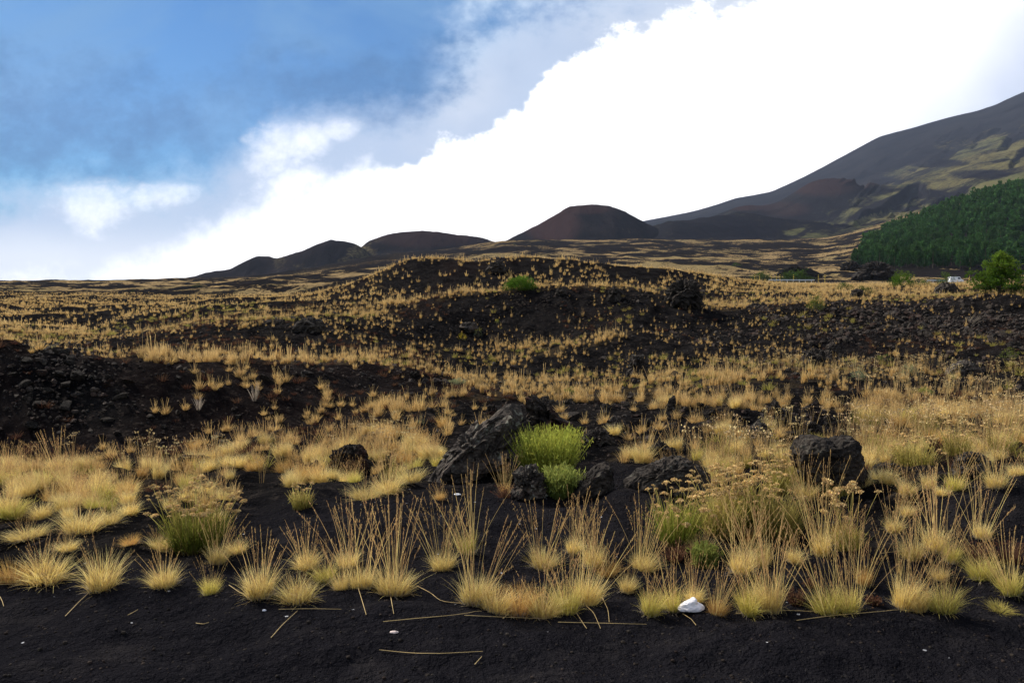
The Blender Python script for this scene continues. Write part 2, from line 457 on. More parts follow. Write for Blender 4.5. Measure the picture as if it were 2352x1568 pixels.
POLYS = [
    ([(1962, 616), (1975, 598), (2004, 582), (1982, 570), (2010, 548), (2100, 514), (2200, 472), (2310, 442), (2760, 384), (2760, 640), (2352, 622), (2050, 617)], 1.0, 300, 1000),
    ([(1060, 1035), (1120, 960), (1200, 935), (1500, 940), (1760, 940), (1900, 960), (1960, 1000), (1900, 1030), (1700, 1030), (1400, 1035)], .70, 9.5, 18),
    ([(1960, 880), (2120, 868), (2352, 880), (2400, 930), (2200, 935), (2000, 905)], .6, 15, 26),
    ([(300, 822), (480, 770), (700, 748), (900, 748), (960, 790), (900, 818), (600, 822)], .45, 24, 36),   # outline of a patch, share of straw taken away (positive) or laid on (negative), nearest and farthest distance
    ([(-40, 795), (100, 808), (250, 832), (700, 840), (950, 860), (1050, 882), (1000, 902), (910, 932), (840, 962), (710, 994), (620, 1016), (520, 1046), (420, 1076), (-40, 1078)], .85, 9.5, 24),
    ([(930, 720), (1000, 700), (1100, 684), (1200, 676), (1350, 668), (1450, 672), (1540, 700), (1500, 760), (1380, 752), (1260, 790), (1180, 792), (1060, 790), (920, 780)], .75, 33, 45),
    ([(1170, 850), (1230, 820), (1330, 800), (1450, 792), (1560, 800), (1560, 850), (1460, 872), (1200, 880)], .7, 25, 33),
    ([(840, 845), (900, 815), (1000, 808), (1110, 825), (1060, 855), (960, 850)], .7, 22, 34),
    ([(190, 790), (330, 742), (400, 718), (600, 706), (790, 694), (800, 712), (600, 722), (400, 740), (280, 790)], .8, 44, 64),
    ([(860, 640), (1000, 618), (1100, 612), (1220, 602), (1400, 618), (1520, 634), (1560, 655), (1400, 648), (1300, 652), (1060, 664), (900, 664)], .7, 58, 76),
    ([(280, 842), (900, 838), (960, 830), (900, 822), (700, 824), (280, 832)], -1.0, 17, 30),
    ([(340, 772), (500, 742), (800, 720), (960, 702), (960, 692), (800, 708), (500, 730), (340, 762)], -.9, 36, 47),
    ([(960, 700), (1080, 680), (1200, 671), (1350, 663), (1450, 667), (1560, 690), (1540, 675), (1400, 652), (1200, 655), (1040, 672)], -1.0, 40, 52),
    ([(1000, 895), (1060, 868), (1180, 840), (1270, 800), (1400, 762), (1480, 752), (1420, 785), (1290, 812), (1200, 850), (1130, 890)], -.9, 22, 37),
    ([(840, 950), (920, 912), (1000, 896), (1400, 890), (1560, 870), (1720, 858), (1940, 866), (1940, 890), (1700, 880), (1760, 930), (1500, 930), (1200, 920), (1050, 920), (960, 945)], -.9, 15.5, 26),
    ([(1560, 735), (1600, 705), (1760, 700), (1880, 686), (2100, 680), (2100, 668), (1800, 672), (1640, 690)], -.8, 39, 75),
]


def inside(poly, U, V):
    c = np.zeros(U.shape, bool)
    for i in range(len(poly)):
        (x0, y0), (x1, y1) = poly[i], poly[(i + 1) % len(poly)]
        k = (y0 > V) != (y1 > V)
        c ^= k & (U < (x1 - x0) * (V - y0) / ((y1 - y0) + 1e-12) + x0)
    return c

# ---------------------------------------------------------------- mesh writing
def mesh_np(name, verts, faces, attrs=None, mats=(), smooth=False, midx=None):
    """faces: int array (n,4) or (n,3)"""
    me = bpy.data.meshes.new(name)
    verts = np.ascontiguousarray(verts, dtype=np.float32); faces = np.ascontiguousarray(faces, dtype=np.int32)
    k = faces.shape[1]
    me.vertices.add(len(verts)); me.vertices.foreach_set('co', verts.ravel())
    me.loops.add(faces.size); me.loops.foreach_set('vertex_index', faces.ravel())
    me.polygons.add(len(faces))
    me.polygons.foreach_set('loop_start', np.arange(0, faces.size, k, dtype=np.int32))
    if midx is not None:
        me.polygons.foreach_set('material_index', np.ascontiguousarray(midx, dtype=np.int32))
    me.polygons.foreach_set('use_smooth', np.full(len(faces), bool(smooth)))
    me.update(calc_edges=True)
    for nm, a in (attrs or {}).items():
        at = me.attributes.new(nm, 'FLOAT', 'POINT')
        at.data.foreach_set('value', np.ascontiguousarray(a, dtype=np.float32))
    for m in mats:
        me.materials.append(m)
    me.validate()
    return me


def link(name, me, parent=None, loc=None, rot=None, scale=None):
    o = bpy.data.objects.new(name, me)
    COL.objects.link(o)
    if parent is not None:
        o.parent = parent
    if loc is not None:
        o.location = loc
    if rot is not None:
        o.rotation_euler = rot
    if scale is not None:
        o.scale = scale
    return o


def tag(o, label=None, cat=None, group=None, kind=None):
    for k, v in (('label', label), ('category', cat), ('group', group), ('kind', kind)):
        if v:
            o[k] = v
    return o


# ---------------------------------------------------------------- materials
def material(name):
    m = bpy.data.materials.new(name)
    m.use_nodes = True
    return m, NT(m.node_tree)


def principled(g, color, rough=0.9, bump=None, spec=0.2, dist=0.02, strength=1.0):
    out = g.n('ShaderNodeOutputMaterial')
    p = g.n('ShaderNodeBsdfPrincipled')
    g.put(p.inputs['Base Color'], (*color, 1.0) if isinstance(color, tuple) and len(color) == 3 else color)
    g.put(p.inputs['Roughness'], rough)
    p.inputs['Specular IOR Level'].default_value = spec
    if bump is not None:
        b = g.n('ShaderNodeBump')
        b.inputs['Distance'].default_value = dist
        b.inputs['Strength'].default_value = strength
        g.put(b.inputs['Height'], bump)
        g.put(p.inputs['Normal'], b.outputs[0])
    g.t.links.new(p.outputs[0], out.inputs[0])
    return p


STRAW = (0.50, 0.335, 0.125)
STRAW_FAR = (0.40, 0.275, 0.125)


def mat_ground():
    m, g = material('volcanic ground')
    pos = g.n('ShaderNodeNewGeometry').outputs['Position']
    grass, cl, sm, red = g.attr('straw'), g.attr('clinker'), g.attr('sand'), g.attr('scoria')
    n1 = g.noise(pos, 1.4, 6, 0.6)
    n2 = g.noise(pos, 14.0, 4, 0.65)
    n3 = g.noise(pos, 70.0, 3, 0.7)
    lava = g.mix(g.step(n1, 0.35, 0.68), (0.0042, 0.0041, 0.0047), (0.0155, 0.0140, 0.0138))
    lava = g.mix(g.m('MULTIPLY', g.step(g.noise(pos, 7.0, 6, 0.75), 0.53, 0.66), 0.85), lava, (0.044, 0.036, 0.031))
    sand = g.mix(n3, (0.0040, 0.0039, 0.0050), (0.0195, 0.0185, 0.0222))
    sand = g.mix(g.m('MULTIPLY', g.step(g.noise(pos, 2.2, 5, 0.65), 0.50, 0.70), 0.6), sand, (0.026, 0.0235, 0.0245))
    sand = g.mix(g.m('MULTIPLY', g.step(g.noise(pos, 26.0, 3, 0.6), 0.60, 0.70), 0.5), sand, (0.034, 0.031, 0.031))
    col = g.mix(sm, lava, sand)
    col = g.mix(g.m('MULTIPLY', red, 0.16), col, (0.026, 0.015, 0.013))
    # straw cover: tufts too far off to stand one by one
    dist = g.n('ShaderNodeCameraData').outputs['View Distance'] if False else None
    gn = g.noise(pos, 0.9, 7, 0.72)
    gn2 = g.noise(pos, 0.10, 4, 0.6)
    k = g.m('ADD', g.m('MULTIPLY', gn, 0.8), g.m('MULTIPLY', gn2, 0.2))
    fac = g.step(k, g.m('SUBTRACT', 0.73, g.m('MULTIPLY', grass, 0.36)), g.m('SUBTRACT', 0.83, g.m('MULTIPLY', grass, 0.36)))
    straw = g.mix(g.step(gn2, 0.35, 0.65), (0.31, 0.215, 0.100), (0.20, 0.140, 0.070))
    straw = g.mix(g.attr('green'), straw, (0.075, 0.085, 0.035))
    col = g.mix(g.m('MULTIPLY', fac, g.attr('cover')), col, straw)
    # pale grit specks in the sand
    vo = g.n('ShaderNodeTexVoronoi')
    g.put(vo.inputs['Vector'], pos); vo.inputs['Scale'].default_value = 16.0
    sepc = g.n('ShaderNodeSeparateColor'); g.put(sepc.inputs[0], vo.outputs['Color'])
    sp = g.m('MULTIPLY', g.m('GREATER_THAN', sepc.outputs[0], 0.90), g.m('LESS_THAN', vo.outputs['Distance'], g.m('MULTIPLY', sepc.outputs[1], 0.16)))
    col = g.mix(g.m('MULTIPLY', sp, sm), col, (0.42, 0.42, 0.44))
    h = g.m('ADD', g.m('MULTIPLY', n2, 1.0), g.m('MULTIPLY', n3, 0.35))
    h = g.m('ADD', h, g.m('MULTIPLY', g.noise(pos, 3.2, 5, 0.7), 2.0))
    principled(g, col, 1.0, h, 0.0, 0.09, 1.0)
    return m


def mat_hill(name, lava_a, lava_b, straw_col, scale):
    m, g = material(name)
    pos = g.n('ShaderNodeNewGeometry').outputs['Position']
    n1 = g.noise(pos, 0.012 * scale, 6, 0.6)
    n2 = g.noise(pos, 0.16 * scale, 7, 0.75)
    col = g.mix(g.step(n1, 0.35, 0.65), lava_a, lava_b)
    col = g.mix(g.m('MULTIPLY', g.attr('scoria'), 0.8), col, (0.036, 0.020, 0.019))
    gr = g.attr('straw')
    k = g.m('ADD', g.m('MULTIPLY', n2, 0.65), g.m('MULTIPLY', n1, 0.35))
    fac = g.step(k, g.m('SUBTRACT', 0.66, g.m('MULTIPLY', gr, 0.36)), g.m('SUBTRACT', 0.95, g.m('MULTIPLY', gr, 0.36)))
    sc = g.mix(g.attr('green'), straw_col, (0.085, 0.090, 0.040))
    col = g.mix(fac, col, sc)
    h = g.m('ADD', n2, g.m('MULTIPLY', n1, 2.0))
    principled(g, col, 1.0, h, 0.0, 3.0 / scale, 1.0)
    return m


def mat_rock(name, lichen=0.0, red=0.0, dark=1.0):
    m, g = material(name)
    tc = g.n('ShaderNodeTexCoord').outputs['Object']
    n1 = g.noise(tc, 4.0, 6, 0.65)
    n2 = g.noise(tc, 19.0, 5, 0.7)
    vo = g.n('ShaderNodeTexVoronoi'); g.put(vo.inputs['Vector'], tc); vo.inputs['Scale'].default_value = 26
    col = g.mix(g.step(n1, 0.35, 0.66), tuple(dark * c for c in (0.016, 0.014, 0.013)), tuple(dark * c for c in (0.066, 0.054, 0.045)))
    col = g.mix(g.m('MULTIPLY', g.step(n2, 0.48, 0.72), 0.6), col, tuple(dark * c for c in (0.105, 0.090, 0.075)))
    if red:
        col = g.mix(g.m('MULTIPLY', g.step(g.noise(tc, 2.3, 4, 0.6), 0.46, 0.62), red), col, (0.075, 0.028, 0.020))
    if lichen:
        sp = g.m('MULTIPLY', g.step(g.noise(tc, 8.0, 5, 0.7), 0.53, 0.63), g.step(n2, 0.46, 0.60))
        col = g.mix(g.m('MULTIPLY', sp, lichen), col, (0.20, 0.205, 0.165))
    h = g.m('ADD', g.m('MULTIPLY', n2, 0.9), g.m('MULTIPLY', vo.outputs['Distance'], 0.6))
    principled(g, col, 0.95, h, 0.06, 0.035, 1.0)
    return m


def mat_blade(name, base, tip, foot, var=0.25, transl=0.38, alt=None):
    """grass blade: colour runs along the blade or up the crown (foot, base, tip), each blade and each plant a little different"""
    m, g = material(name)
    t, r = g.attr('t'), g.attr('rnd')
    col = g.mix(g.step(t, 0.0, 0.22), foot, base)
    col = g.mix(g.step(t, 0.35, 1.0), col, tip)
    if alt:                                                  # some plants of the field are rusty, some olive
        col = g.mix(g.m('MULTIPLY', g.step(r, 0.72, 0.90), 0.75), col, alt[0])
        col = g.mix(g.m('MULTIPLY', g.step(r, 0.26, 0.10), 0.65), col, alt[1])
    oi = g.n('ShaderNodeObjectInfo')
    hsv = g.n('ShaderNodeHueSaturation')
    g.put(hsv.inputs['Color'], col)
    k = g.m('ADD', g.m('MULTIPLY', g.m('SUBTRACT', r, 0.5), var), g.m('MULTIPLY', g.m('SUBTRACT', oi.outputs['Random'], 0.5), 0.22))
    g.put(hsv.inputs['Value'], g.m('ADD', 1.0, g.m('MULTIPLY', k, 2.0)))
    g.put(hsv.inputs['Hue'], g.m('ADD', 0.5, g.m('MULTIPLY', g.m('SUBTRACT', r, 0.5), 0.035)))
    out = g.n('ShaderNodeOutputMaterial')
    d = g.n('ShaderNodeBsdfDiffuse'); g.put(d.inputs[0], hsv.outputs[0])
    tr = g.n('ShaderNodeBsdfTranslucent'); g.put(tr.inputs[0], hsv.outputs[0])
    mx = g.n('ShaderNodeMixShader'); mx.inputs[0].default_value = transl
    g.t.links.new(d.outputs[0], mx.inputs[1]); g.t.links.new(tr.outputs[0], mx.inputs[2])
    g.t.links.new(mx.outputs[0], out.inputs[0])
    return m


def mat_plain(name, col, rough=0.7, noise=0.2, scale=8.0, spec=0.3, metal=0.0):
    m, g = material(name)
    tc = g.n('ShaderNodeTexCoord').outputs['Object']
    n = g.noise(tc, scale, 4, 0.6)
    c = g.mix(n, tuple(v * (1 - noise) for v in col), tuple(min(1, v * (1 + noise)) for v in col))
    p = principled(g, c, rough, None, spec)
    p.inputs['Metallic'].default_value = metal
    return m


M_GROUND = mat_ground()

# ---------------------------------------------------------------- ground sheet
def build_ground():
    yr = np.concatenate([np.linspace(-14, 1.0, 20)[:-1], np.exp(np.linspace(0, math.log(1690), 1180))])
    sc = np.concatenate([np.linspace(-1.45, -0.74, 60)[:-1], np.linspace(-0.74, 0.74, 900), np.linspace(0.74, 1.45, 60)[1:]])
    Y, Sx = np.meshgrid(yr, sc, indexing='ij')
    X = Sx * np.sqrt(np.maximum(Y, 0) ** 2 + 25.0 * np.exp(-np.maximum(Y, 0) / 6.0))
    x, y = X.ravel(), Y.ravel()
    z = gz(x, y)
    st, cl, sm, red = grid_attrs(x, y, z)
    U, V = pixel_of(x, y, z)
    sm = np.where(y < 5.2, 1.0, sm)
    cover = 0.10 + 0.90 * sst(y, 40, 150)
    green = 0.25 * sst(fbm2(x * .02, y * .02, 3, 71), .5, .7) * sst(y, 60, 200)
    # beyond the road the plain slopes away to dark flows on some sides
    nr, nc = Y.shape
    i = np.arange(nr * nc).reshape(nr, nc)
    f = np.stack([i[:-1, :-1], i[:-1, 1:], i[1:, 1:], i[1:, :-1]], -1).reshape(-1, 4)
    me = mesh_np('ground', np.stack([x, y, z], 1), f, dict(straw=st, clinker=cl, sand=sm, scoria=red, cover=cover, green=green), [M_GROUND], True)
    tag(link('ground', me), 'black volcanic sand and lava slopes rising to the hills', 'ground', kind='structure')


build_ground()

# ---------------------------------------------------------------- cinder cones and the mountain
def build_hill(name, label, D, crest, mat, depth_k=1.7, straw_fn=None, red_fn=None, rough=2.0, seed=1, zdrop=25.0):
    p = np.array(crest, float)
    x, y, z = world_of(p[:, 0], p[:, 1], D)
    nx, ny = 260, 150
    xs = np.linspace(x[0], x[-1], nx)
    zc = _smooth(np.interp(xs, x, z), 2.2)
    zb = min(z[0], z[-1]) - zdrop
    H = zc - zb
    hm = H.max()
    ys = np.linspace(-hm * depth_k * 1.35, hm * depth_k * 1.35, ny)
    X, Yd = np.meshgrid(xs, ys, indexing='ij')
    Hc = np.interp(X, xs, H)
    w = Hc * depth_k + 1e-3
    q = np.abs(Yd) / w
    r0 = 0.22
    prof = 1 - (np.sqrt(q * q + r0 * r0) - r0) / (np.sqrt(1 + r0 * r0) - r0)
    Z = zb + Hc * np.maximum(prof, -0.25)
    gul = fbm2(X / 26.0 + seed * 3, Yd / 60.0, 4, seed) - 0.5
    Z = Z + rough * 4.0 * gul * np.minimum(1, np.abs(Yd) / (hm * 0.25)) + rough * 1.1 * (fbm2(X / 9.0, Yd / 9.0, 3, seed + 5) - 0.5)
    Yw = D + Yd
    xf, yf, zf = X.ravel(), Yw.ravel(), Z.ravel()
    xf = xf * (yf / D) ** 0.25
    U, V = pixel_of(xf, yf, zf)
    st = np.maximum(.30 * sst(V, Z.max() * 0 + 505, 600), straw_fn(U, V, xf, yf, zf) if straw_fn else 0)
    rd = red_fn(U, V, xf, yf, zf) if red_fn else np.zeros_like(U)
    i = np.arange(nx * ny).reshape(nx, ny)
    f = np.stack([i[:-1, :-1], i[1:, :-1], i[1:, 1:], i[:-1, 1:]], -1).reshape(-1, 4)
    me = mesh_np(name, np.stack([xf, yf, zf], 1), f, dict(straw=st, scoria=rd, green=np.full(len(U), .35)), [mat], True)
    return tag(link(name, me), label, 'hill', kind='structure')


M_CONE = mat_hill('cinder cone', (0.009, 0.0085, 0.010), (0.017, 0.014, 0.0155), (0.16, 0.12, 0.06), 1.0)
M_MOUNT = mat_hill('mountain', (0.008, 0.008, 0.011), (0.015, 0.0145, 0.017), (0.135, 0.112, 0.050), 0.45)

build_hill('hill', 'low double-topped dark cinder hill at the end of the ridge', 1380,
           [(380, 640), (440, 636), (470, 627), (500, 622), (530, 619), (560, 602), (585, 590), (610, 588), (640, 594), (672, 584), (700, 576), (730, 562), (755, 553), (788, 553), (815, 560), (832, 568), (860, 590), (900, 612), (930, 622)],
           M_CONE, 1.8, lambda U, V, x, y, z: 0.75 * blobs(U, V, [(830, 580, 40, 26, 1), (640, 600, 18, 24, .7), (720, 612, 60, 10, .8), (812, 600, 45, 16, 1)]), None, 2.0, 3)
build_hill('hill', 'broad dark cinder cone between its two neighbours', 1470,
           [(740, 618), (790, 598), (820, 575), (850, 553), (880, 541), (920, 534), (970, 530), (1010, 533), (1050, 540), (1085, 543), (1108, 546), (1150, 560), (1200, 578), (1250, 592)],
           M_CONE, 1.9, lambda U, V, x, y, z: 0.8 * blobs(U, V, [(835, 585, 40, 22, 1), (960, 585, 180, 10, .7), (870, 560, 30, 18, .6)]),
           lambda U, V, x, y, z: 0.6 * blobs(U, V, [(980, 545, 120, 22, 1)]), 2.0, 5)
build_hill('hill', 'tall dark cinder cone with reddish flat top', 1560,
           [(1060, 590), (1110, 574), (1155, 557), (1200, 534), (1250, 509), (1288, 487), (1306, 476), (1328, 472), (1360, 470.5), (1398, 473), (1420, 481), (1445, 492), (1482, 512), (1530, 534), (1600, 560), (1660, 580)],
           M_CONE, 1.9, lambda U, V, x, y, z: 0.5 * blobs(U, V, [(1250, 560, 150, 12, 1), (1420, 530, 90, 10, .7)]),
           lambda U, V, x, y, z: 0.9 * blobs(U, V, [(1270, 515, 60, 45, 1), (1340, 480, 60, 12, .9)]), 2.0, 8)


def build_mountain():
    rows = [
        L((1000, 1250, 680), (1480, 1250, 620), (2000, 1250, 580), (2352, 1250, 520), (3100, 1250, 420)),
        L((1000, 1600, 680), (1180, 1640, 610), (1300, 1650, 560), (1350, 1650, 538), (1420, 1650, 526), (1480, 1650, 519), (1560, 1650, 503), (1640, 1650, 499), (1700, 1650, 503), (1760, 1650, 504), (1850, 1650, 500), (1920, 1650, 505), (2000, 1650, 488), (2060, 1650, 480), (2150, 1650, 462), (2250, 1650, 425), (2352, 1650, 400), (3100, 1650, 280)),
        L((1000, 1950, 690), (1300, 1950, 575), (1480, 1950, 530), (1620, 1950, 507), (1760, 1950, 505), (1900, 1950, 495), (2000, 1950, 470), (2060, 1950, 455), (2150, 1950, 445), (2250, 1950, 405), (2352, 1950, 375), (3100, 1950, 300)),
        L((1000, 2350, 690), (1300, 2350, 575), (1480, 2350, 530), (1560, 2350, 512), (1620, 2350, 500), (1660, 2350, 488), (1690, 2350, 474), (1722, 2350, 466), (1760, 2350, 469), (1790, 2350, 461), (1820, 2350, 444), (1850, 2350, 426), (1890, 2350, 411), (1932, 2350, 404), (1965, 2350, 408), (2000, 2350, 421), (2035, 2350, 428), (2090, 2350, 420), (2150, 2350, 402), (2250, 2350, 365), (2352, 2350, 330), (3100, 2350, 260)),
        L((1000, 3000, 690), (1480, 3000, 545), (1700, 3000, 500), (1850, 3000, 460), (1960, 3000, 440), (2040, 3000, 424), (2100, 3000, 392), (2200, 3000, 350), (2300, 3000, 312), (2352, 3000, 292), (3100, 3000, 230)),
        L((1000, 5000, 600), (1300, 5000, 545), (1480, 5000, 513), (1560, 5000, 500), (1600, 5000, 492), (1660, 5000, 474), (1690, 5000, 463), (1725, 5000, 459), (1770, 5000, 453), (1800, 5000, 440), (1850, 5000, 415), (1900, 5000, 388), (1960, 5000, 357), (2020, 5000, 326), (2060, 5000, 317), (2100, 5000, 308), (2200, 5000, 285), (2250, 5000, 275), (2290, 5000, 263), (2320, 5000, 249), (2352, 5000, 235), (2500, 5000, 205), (3100, 5000, 205)),
        L((1000, 6000, 680), (1480, 6000, 590), (1800, 6000, 540), (2352, 6000, 400), (3100, 6000, 330)),
    ]
    ub = np.linspace(1000, 3100, 760)
    ds, zs = [], []
    for row in rows:
        p = np.array(row, float)
        x, y, z = world_of(p[:, 0], p[:, 2], p[:, 1])
        b = W0 / 2 + F0 * x / y
        ds.append(np.interp(ub, b, y)); zs.append(_smooth(np.interp(ub, b, z), 2.5))
    ds, zs = np.array(ds), np.array(zs)
    ny = 420
    yq = np.exp(np.linspace(math.log(1255), math.log(5990), ny))
    Z = np.empty((len(ub), ny))
    for i in range(len(ub)):
        d, z = ds[:, i], zs[:, i]
        h = np.diff(d); dl = np.diff(z) / h
        m = np.zeros_like(d)
        with np.errstate(all='ignore'):
            hm = 2 / (1 / dl[:-1] + 1 / dl[1:])
        m[1:-1] = np.where(dl[:-1] * dl[1:] > 0, np.nan_to_num(hm), 0)
        m[0], m[-1] = dl[0], dl[-1]
        k = np.clip(np.searchsorted(d, yq) - 1, 0, len(d) - 2)
        t = np.clip((yq - d[k]) / h[k], 0, 1)
        Z[i] = (2 * t ** 3 - 3 * t ** 2 + 1) * z[k] + (t ** 3 - 2 * t ** 2 + t) * h[k] * m[k] + (-2 * t ** 3 + 3 * t ** 2) * z[k + 1] + (t ** 3 - t ** 2) * h[k] * m[k + 1]
    Ub, Yq = np.meshgrid(ub, yq, indexing='ij')
    X = (Ub - W0 / 2) / F0 * Yq
    U0, V0 = pixel_of(X, Yq, Z)
    c0, s0 = math.cos(-.46), math.sin(-.46)
    Z -= 26 * sst(fbm2((U0 * c0 + V0 * s0) / 110.0, (-U0 * s0 + V0 * c0) / 20.0, 4, 77), .44, .64) * sst(U0, 1850, 2050) * sst(Yq, 1400, 1800) * (1 - sst(Yq, 3200, 4200))
    for lam, amp, sd in ((260, 34, 61), (110, 20, 62), (45, 10, 63), (18, 4.0, 64)):
        n = 0.5 * noise2(X / lam * 1.1, Yq / (lam * 2.2), sd) + 0.5 * (1 - np.abs(2 * noise2(X / lam + 0.3 * Yq / lam, Yq / (lam * 2.5), sd + 9) - 1))
        lim = np.where(Yq > 3400, 0.22, np.where(Yq > 2200, 0.55, 1.0))
        Z += amp * (n - 0.62) * lim * sst(Yq, 1250, 1500)
    x, y, z = X.ravel(), Yq.ravel(), Z.ravel()
    U, V = pixel_of(x, y, z)
    straw = blobs(U, V, [(2080, 400, 60, 16, .75), (2150, 380, 90, 18, .8), (2250, 335, 110, 18, .8), (2320, 300, 80, 12, .6), (2240, 385, 120, 20, .85), (2330, 360, 90, 16, .75), (2050, 440, 90, 22, .75),
                         (2020, 462, 80, 16, .8), (1970, 492, 80, 18, .85), (2080, 470, 60, 22, .8), (1930, 520, 90, 20, .85), (1870, 535, 80, 14, .85), (2060, 500, 90, 14, .7), (2160, 430, 40, 14, .6), (2270, 420, 60, 14, .7), (1820, 460, 90, 30, .35), (1720, 500, 140, 26, .35), (1600, 530, 160, 20, .35), (1680, 545, 120, 10, .6)])
    gp = [(1900, 552), (1960, 500), (2040, 452), (2110, 398), (2200, 352), (2300, 302), (2352, 284), (2800, 150), (2800, 500), (2200, 500), (2010, 560)]
    wu, wv = U + 40 * (noise2(U / 60, V / 40, 7) - .5), V + 26 * (noise2(U / 70, V / 30, 9) - .5)
    straw = np.maximum(straw, 1.0 * inside(gp, wu, wv))
    ca, sa = math.cos(-.46), math.sin(-.46)
    gl = fbm2((U * ca + V * sa) / 110.0, (-U * sa + V * ca) / 20.0, 4, 77)
    straw = straw * (1 - .85 * sst(gl, .50, .64))
    straw = np.maximum(straw, .42 * inside([(1150, 610), (1300, 548), (1500, 520), (1700, 498), (1900, 470), (1960, 505), (1900, 560)], wu, wv))
    straw = straw * (0.35 + 1.1 * fbm2(x / 60, y / 150, 4, 81))
    gully = blobs(U, V, [(2150, 375, 70, 9, .8), (2120, 445, 50, 10, .7), (2250, 400, 70, 10, .6), (2060, 480, 60, 7, .6), (2000, 440, 40, 12, .5)])
    straw = np.clip(straw * (1 - 0.8 * gully), 0, 1)
    red = blobs(U, V, [(1890, 425, 90, 24, .8), (1720, 472, 50, 12, .8), (1960, 420, 60, 14, .6), (1800, 480, 60, 16, .5)]) * (y < 2500)
    nx = len(ub)
    i = np.arange(nx * ny).reshape(nx, ny)
    f = np.stack([i[:-1, :-1], i[1:, :-1], i[1:, 1:], i[:-1, 1:]], -1).reshape(-1, 4)
    green = 0.3 + 0.5 * sst(fbm2(x / 120, y / 300, 3, 91), .4, .65)
    me = mesh_np('mountain', np.stack([x, y, z], 1), f, dict(straw=straw, scoria=red, green=green), [M_MOUNT], True)
    tag(link('mountain', me), 'long dark volcano flank with grassy spurs climbing out of sight', 'mountain', kind='structure')


build_mountain()

# ---------------------------------------------------------------- plant and rock shapes
def blades(rng, n, r0, h, lean, width, seg=3, curl=0.5, hvar=0.35, tip=0.12, out=0.8, base_z=0.0):
    """n narrow blades rising from a disc of radius r0; returns verts, faces, t, rnd, tip points"""
    ph = rng.uniform(0, 2 * np.pi, n)
    rr = r0 * np.sqrt(rng.uniform(0, 1, n))
    bx, by = rr * np.cos(ph), rr * np.sin(ph)
    az = np.where(rng.uniform(0, 1, n) < out, ph + rng.normal(0, 0.5, n), rng.uniform(0, 2 * np.pi, n))
    Ln = h * (1 - hvar * rng.uniform(0, 1, n) ** 1.3)
    th0 = np.abs(rng.normal(lean * 0.6, lean * 0.5, n)) * (0.35 + 0.65 * rr / max(r0, 1e-6))
    cu = curl * rng.uniform(0.2, 1.3, n)
    wa = rng.uniform(0, np.pi, n)
    ts = np.linspace(0, 1, seg + 1)
    x, y, z = bx.copy(), by.copy(), np.full(n, base_z)
    V = np.empty((n, seg + 1, 2, 3))
    for k, t in enumerate(ts):
        if k:
            th = th0 + cu * (t - 0.5 / seg)
            d = Ln / seg
            x = x + d * np.sin(th) * np.cos(az); y = y + d * np.sin(th) * np.sin(az); z = z + d * np.cos(th)
        w = width * 0.5 * (1 - (1 - tip) * t ** 1.4) * rng.uniform(0.8, 1.2, n)
        V[:, k, 0] = np.stack([x - w * np.cos(wa), y - w * np.sin(wa), z], 1)
        V[:, k, 1] = np.stack([x + w * np.cos(wa), y + w * np.sin(wa), z], 1)
    idx = np.arange(n * (seg + 1) * 2).reshape(n, seg + 1, 2)
    F = np.stack([idx[:, :-1, 0], idx[:, :-1, 1], idx[:, 1:, 1], idx[:, 1:, 0]], -1).reshape(-1, 4)
    t = np.broadcast_to(ts[None, :, None], (n, seg + 1, 2)).ravel()
    r = np.broadcast_to(rng.uniform(0, 1, n)[:, None, None], (n, seg + 1, 2)).ravel()
    return V.reshape(-1, 3), F, t.copy(), r.copy(), np.stack([x, y, z], 1)


def join(parts):
    vs, fs, ts, rs = [], [], [], []
    o = 0
    for p in parts:
        vs.append(p[0]); fs.append(p[1] + o); ts.append(p[2]); rs.append(p[3]); o += len(p[0])
    return np.concatenate(vs), np.concatenate(fs), np.concatenate(ts), np.concatenate(rs)


def cards(rng, c, size, t=None, rnd=None, aspect=0.5, up=0.0):
    """one small leaf (a bent quad) at each centre"""
    n = len(c)
    d = rng.normal(0, 1, (n, 3)); d[:, 2] += up; d /= np.linalg.norm(d, axis=1)[:, None]
    e = np.cross(d, rng.normal(0, 1, (n, 3))); e /= np.linalg.norm(e, axis=1)[:, None] + 1e-9
    s = np.asarray(size)
    s = (s if s.ndim else np.full(n, float(s)))[:, None] * rng.uniform(.6, 1.3, (n, 1))
    a, b = d * s, e * s * aspect
    V = np.stack([c - a * .5, c + b * .5, c + a * .5, c - b * .5], 1).reshape(-1, 3)
    F = np.arange(n * 4).reshape(n, 4)
    t = np.repeat(rng.uniform(0, 1, n) if t is None else t, 4)
    r = np.repeat(rng.uniform(0, 1, n) if rnd is None else rnd, 4)
    return V, F, t, r


def tubes(paths, radii, sides=5):
    """tapered tubes along polylines"""
    vs, fs = [], []
    o = 0
    for P, R in zip(paths, radii):
        P = np.asarray(P, float); R = np.asarray(R, float)
        T = np.gradient(P, axis=0); T /= np.linalg.norm(T, axis=1)[:, None] + 1e-9
        up = np.where(np.abs(T[:, 2:3]) > .9, np.array([[1., 0, 0]]), np.array([[0, 0, 1.]]))
        A = np.cross(T, up); A /= np.linalg.norm(A, axis=1)[:, None] + 1e-9
        B = np.cross(T, A)
        an = np.arange(sides) * 2 * np.pi / sides
        ring = P[:, None] + R[:, None, None] * (np.cos(an)[None, :, None] * A[:, None] + np.sin(an)[None, :, None] * B[:, None])
        n = len(P); idx = np.arange(n * sides).reshape(n, sides) + o
        j = np.roll(idx, -1, 1)
        fs.append(np.stack([idx[:-1], j[:-1], j[1:], idx[1:]], -1).reshape(-1, 4))
        vs.append(ring.reshape(-1, 3)); o += n * sides
    return np.concatenate(vs), np.concatenate(fs)


